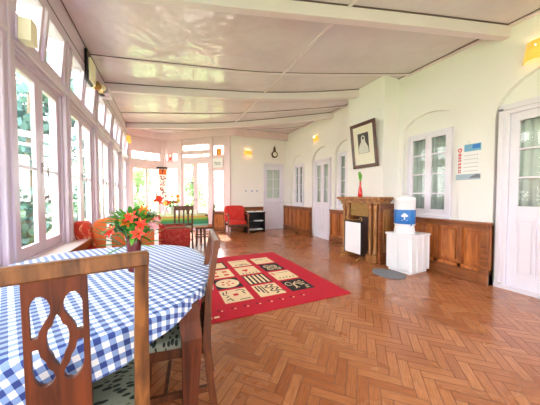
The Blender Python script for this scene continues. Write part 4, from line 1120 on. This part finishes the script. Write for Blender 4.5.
    # little figures along the near border
    for a in range(8): ell(.5+a*.14, 2.41, .011, .016, Bk); ell(.53+a*.14, 2.385, .01, .01, Cr)
    rect(.36, 2.27, .05, .03, Cr, .001); rect(.43, 2.27, .05, .03, Cr, .001)
    return tag(mb.build('rug'), 'red rug with rows of cream and black patterned squares on the parquet', 'rug')
rug()

# ------------------------------------------------------------------ outside
gnd = tag(MB().box(-60, 60, -40, 80, -1.2, -.6, M['grass']).build('ground'), kind='structure')
def tree(label, x, y, h_, r_, mat, seed, n=1400):
    g = random.Random(seed); t = thing('garden_tree', label, 'tree', (x, y, -.6), g.uniform(0, 6), 'garden trees beyond the windows')
    MB().tube([(0, 0, 0), (.1, .05, h_*.3), (-.05, .1, h_*.6), (0, 0, h_*.9)], [.16, .13, .09, .03], M['trunk'], 8).build('trunk', t)
    blobs = [(g.uniform(-.6, .6)*r_, g.uniform(-.6, .6)*r_, g.uniform(.15, .95)*h_, g.uniform(.35, .6)*r_) for _ in range(12)]
    vs, fs = [], []
    for i in range(n):
        bx, by, bz, br = g.choice(blobs); v_ = Vector((g.gauss(0, 1), g.gauss(0, 1), g.gauss(0, 1))).normalized()*br*g.random()**.4
        c = Vector((bx, by, bz))+v_; a = Vector((g.gauss(0, 1), g.gauss(0, 1), g.gauss(0, 1))).normalized(); b = a.orthogonal().normalized(); s_ = g.uniform(.09, .2)
        o = len(vs); vs += [tuple(c-a*s_), tuple(c+b*s_*.5), tuple(c+a*s_), tuple(c-b*s_*.5)]; fs.append((o, o+1, o+2, o+3))
    MB().add(vs, fs, mat).build('foliage', t)
tr = [(-4.0, 4.6, 4.8, 1.3, 'leafA'), (-3.2, 8.4, 5.4, 1.3, 'leafA'), (-6.6, 6.4, 4.6, 1.4, 'leafB'), (-5.2, 11.2, 6.4, 1.5, 'leafA'), (-3.0, 14.2, 4.4, 1.2, 'leafA'),
      (-7.2, 17.0, 8.0, 2.2, 'leafA'), (-1.6, 17.5, 3.4, 1.4, 'leafC'), (1.9, 17.0, 4.4, 1.5, 'leafC'), (5.4, 15.0, 3.6, 1.4, 'leafC'), (-3.6, 20.5, 5.2, 1.8, 'leafB'), (-4.8, 1.2, 3.6, 1.1, 'leafB')]
place = ['blue-green tree outside the nearest casement', 'tall blue-green tree outside the second casement', 'light green tree standing apart, back from the nearest left casement', 'blue-green tree set back beyond the nearest casement',
         'blue-green tree outside the last left casements', 'tallest blue-green tree set back from the left windows', 'low green tree seen through the left bay panes', 'green tree seen through the french doors',
         'pale green tree right of the french doors outside', 'broad green tree far beyond the bay corner', 'small green shrub-like tree beside the viewer outside']
for i, (a, b, c, d_, m_) in enumerate(tr): tree(place[i], a, b, c, d_, M[m_], i+11)

# ------------------------------------------------------------------ light
w = D.worlds.new('sky'); scn.world = w; w.use_nodes = True; nt = w.node_tree; bg = nt.nodes['Background']
tc = nt.nodes.new('ShaderNodeTexCoord'); sp = nt.nodes.new('ShaderNodeSeparateXYZ'); cr = nt.nodes.new('ShaderNodeValToRGB')
nt.links.new(tc.outputs['Generated'], sp.inputs[0]); nt.links.new(sp.outputs[2], cr.inputs[0])
cr.color_ramp.elements[0].color = (1, .99, .97, 1); cr.color_ramp.elements[1].color = (.78, .88, 1, 1)
nt.links.new(cr.outputs[0], bg.inputs[0]); bg.inputs[1].default_value = 5.0
s = D.lights.new('sun', 'SUN'); s.energy = 7; s.angle = R(1.5); s.color = (1, .95, .86)
so = D.objects.new('sun', s); COL.objects.link(so); so.location = (0, 12, 9)
dv = Vector((-.1, -1, -.95)); so.rotation_euler = dv.to_track_quat('-Z', 'Y').to_euler()
def portal(loc, rot, sx, sy):
    l = D.lights.new('window_portal', 'AREA'); l.shape = 'RECTANGLE'; l.size = sx; l.size_y = sy; l.cycles.is_portal = True
    o = D.objects.new('window_portal', l); COL.objects.link(o); o.location = loc; o.rotation_euler = rot
portal((LX-.16, 3.1, 1.85), (0, -PI/2, 0), 2.5, 11.3)
portal((1.4, -2.7, 1.55), (PI/2, 0, 0), 5.0, 2.0)
portal((1.15, 8.6, 1.5), (-PI/2, 0, angB), 2.6, 3.0)
portal((-.6, 9.2, 1.7), (-PI/2, 0, angA), 1.2, 2.2)

# ------------------------------------------------------------------ camera
cam = D.cameras.new('camera'); co = D.objects.new('camera', cam); COL.objects.link(co); scn.camera = co
cam.sensor_width = 36; cam.lens = 237/540*36; cam.clip_start = .05
co.location = (0, 0, 1.2); co.rotation_euler = (PI/2-R(1.81), 0, -R(24.1))
scn.view_settings.view_transform = 'Standard'; scn.view_settings.look = 'None'; scn.view_settings.gamma = 1; scn.view_settings.exposure = 1.2
scn.cycles.use_denoising = True; scn.cycles.max_bounces = 10; scn.cycles.diffuse_bounces = 6; scn.cycles.transparent_max_bounces = 16
scn.cycles.sample_clamp_indirect = 8
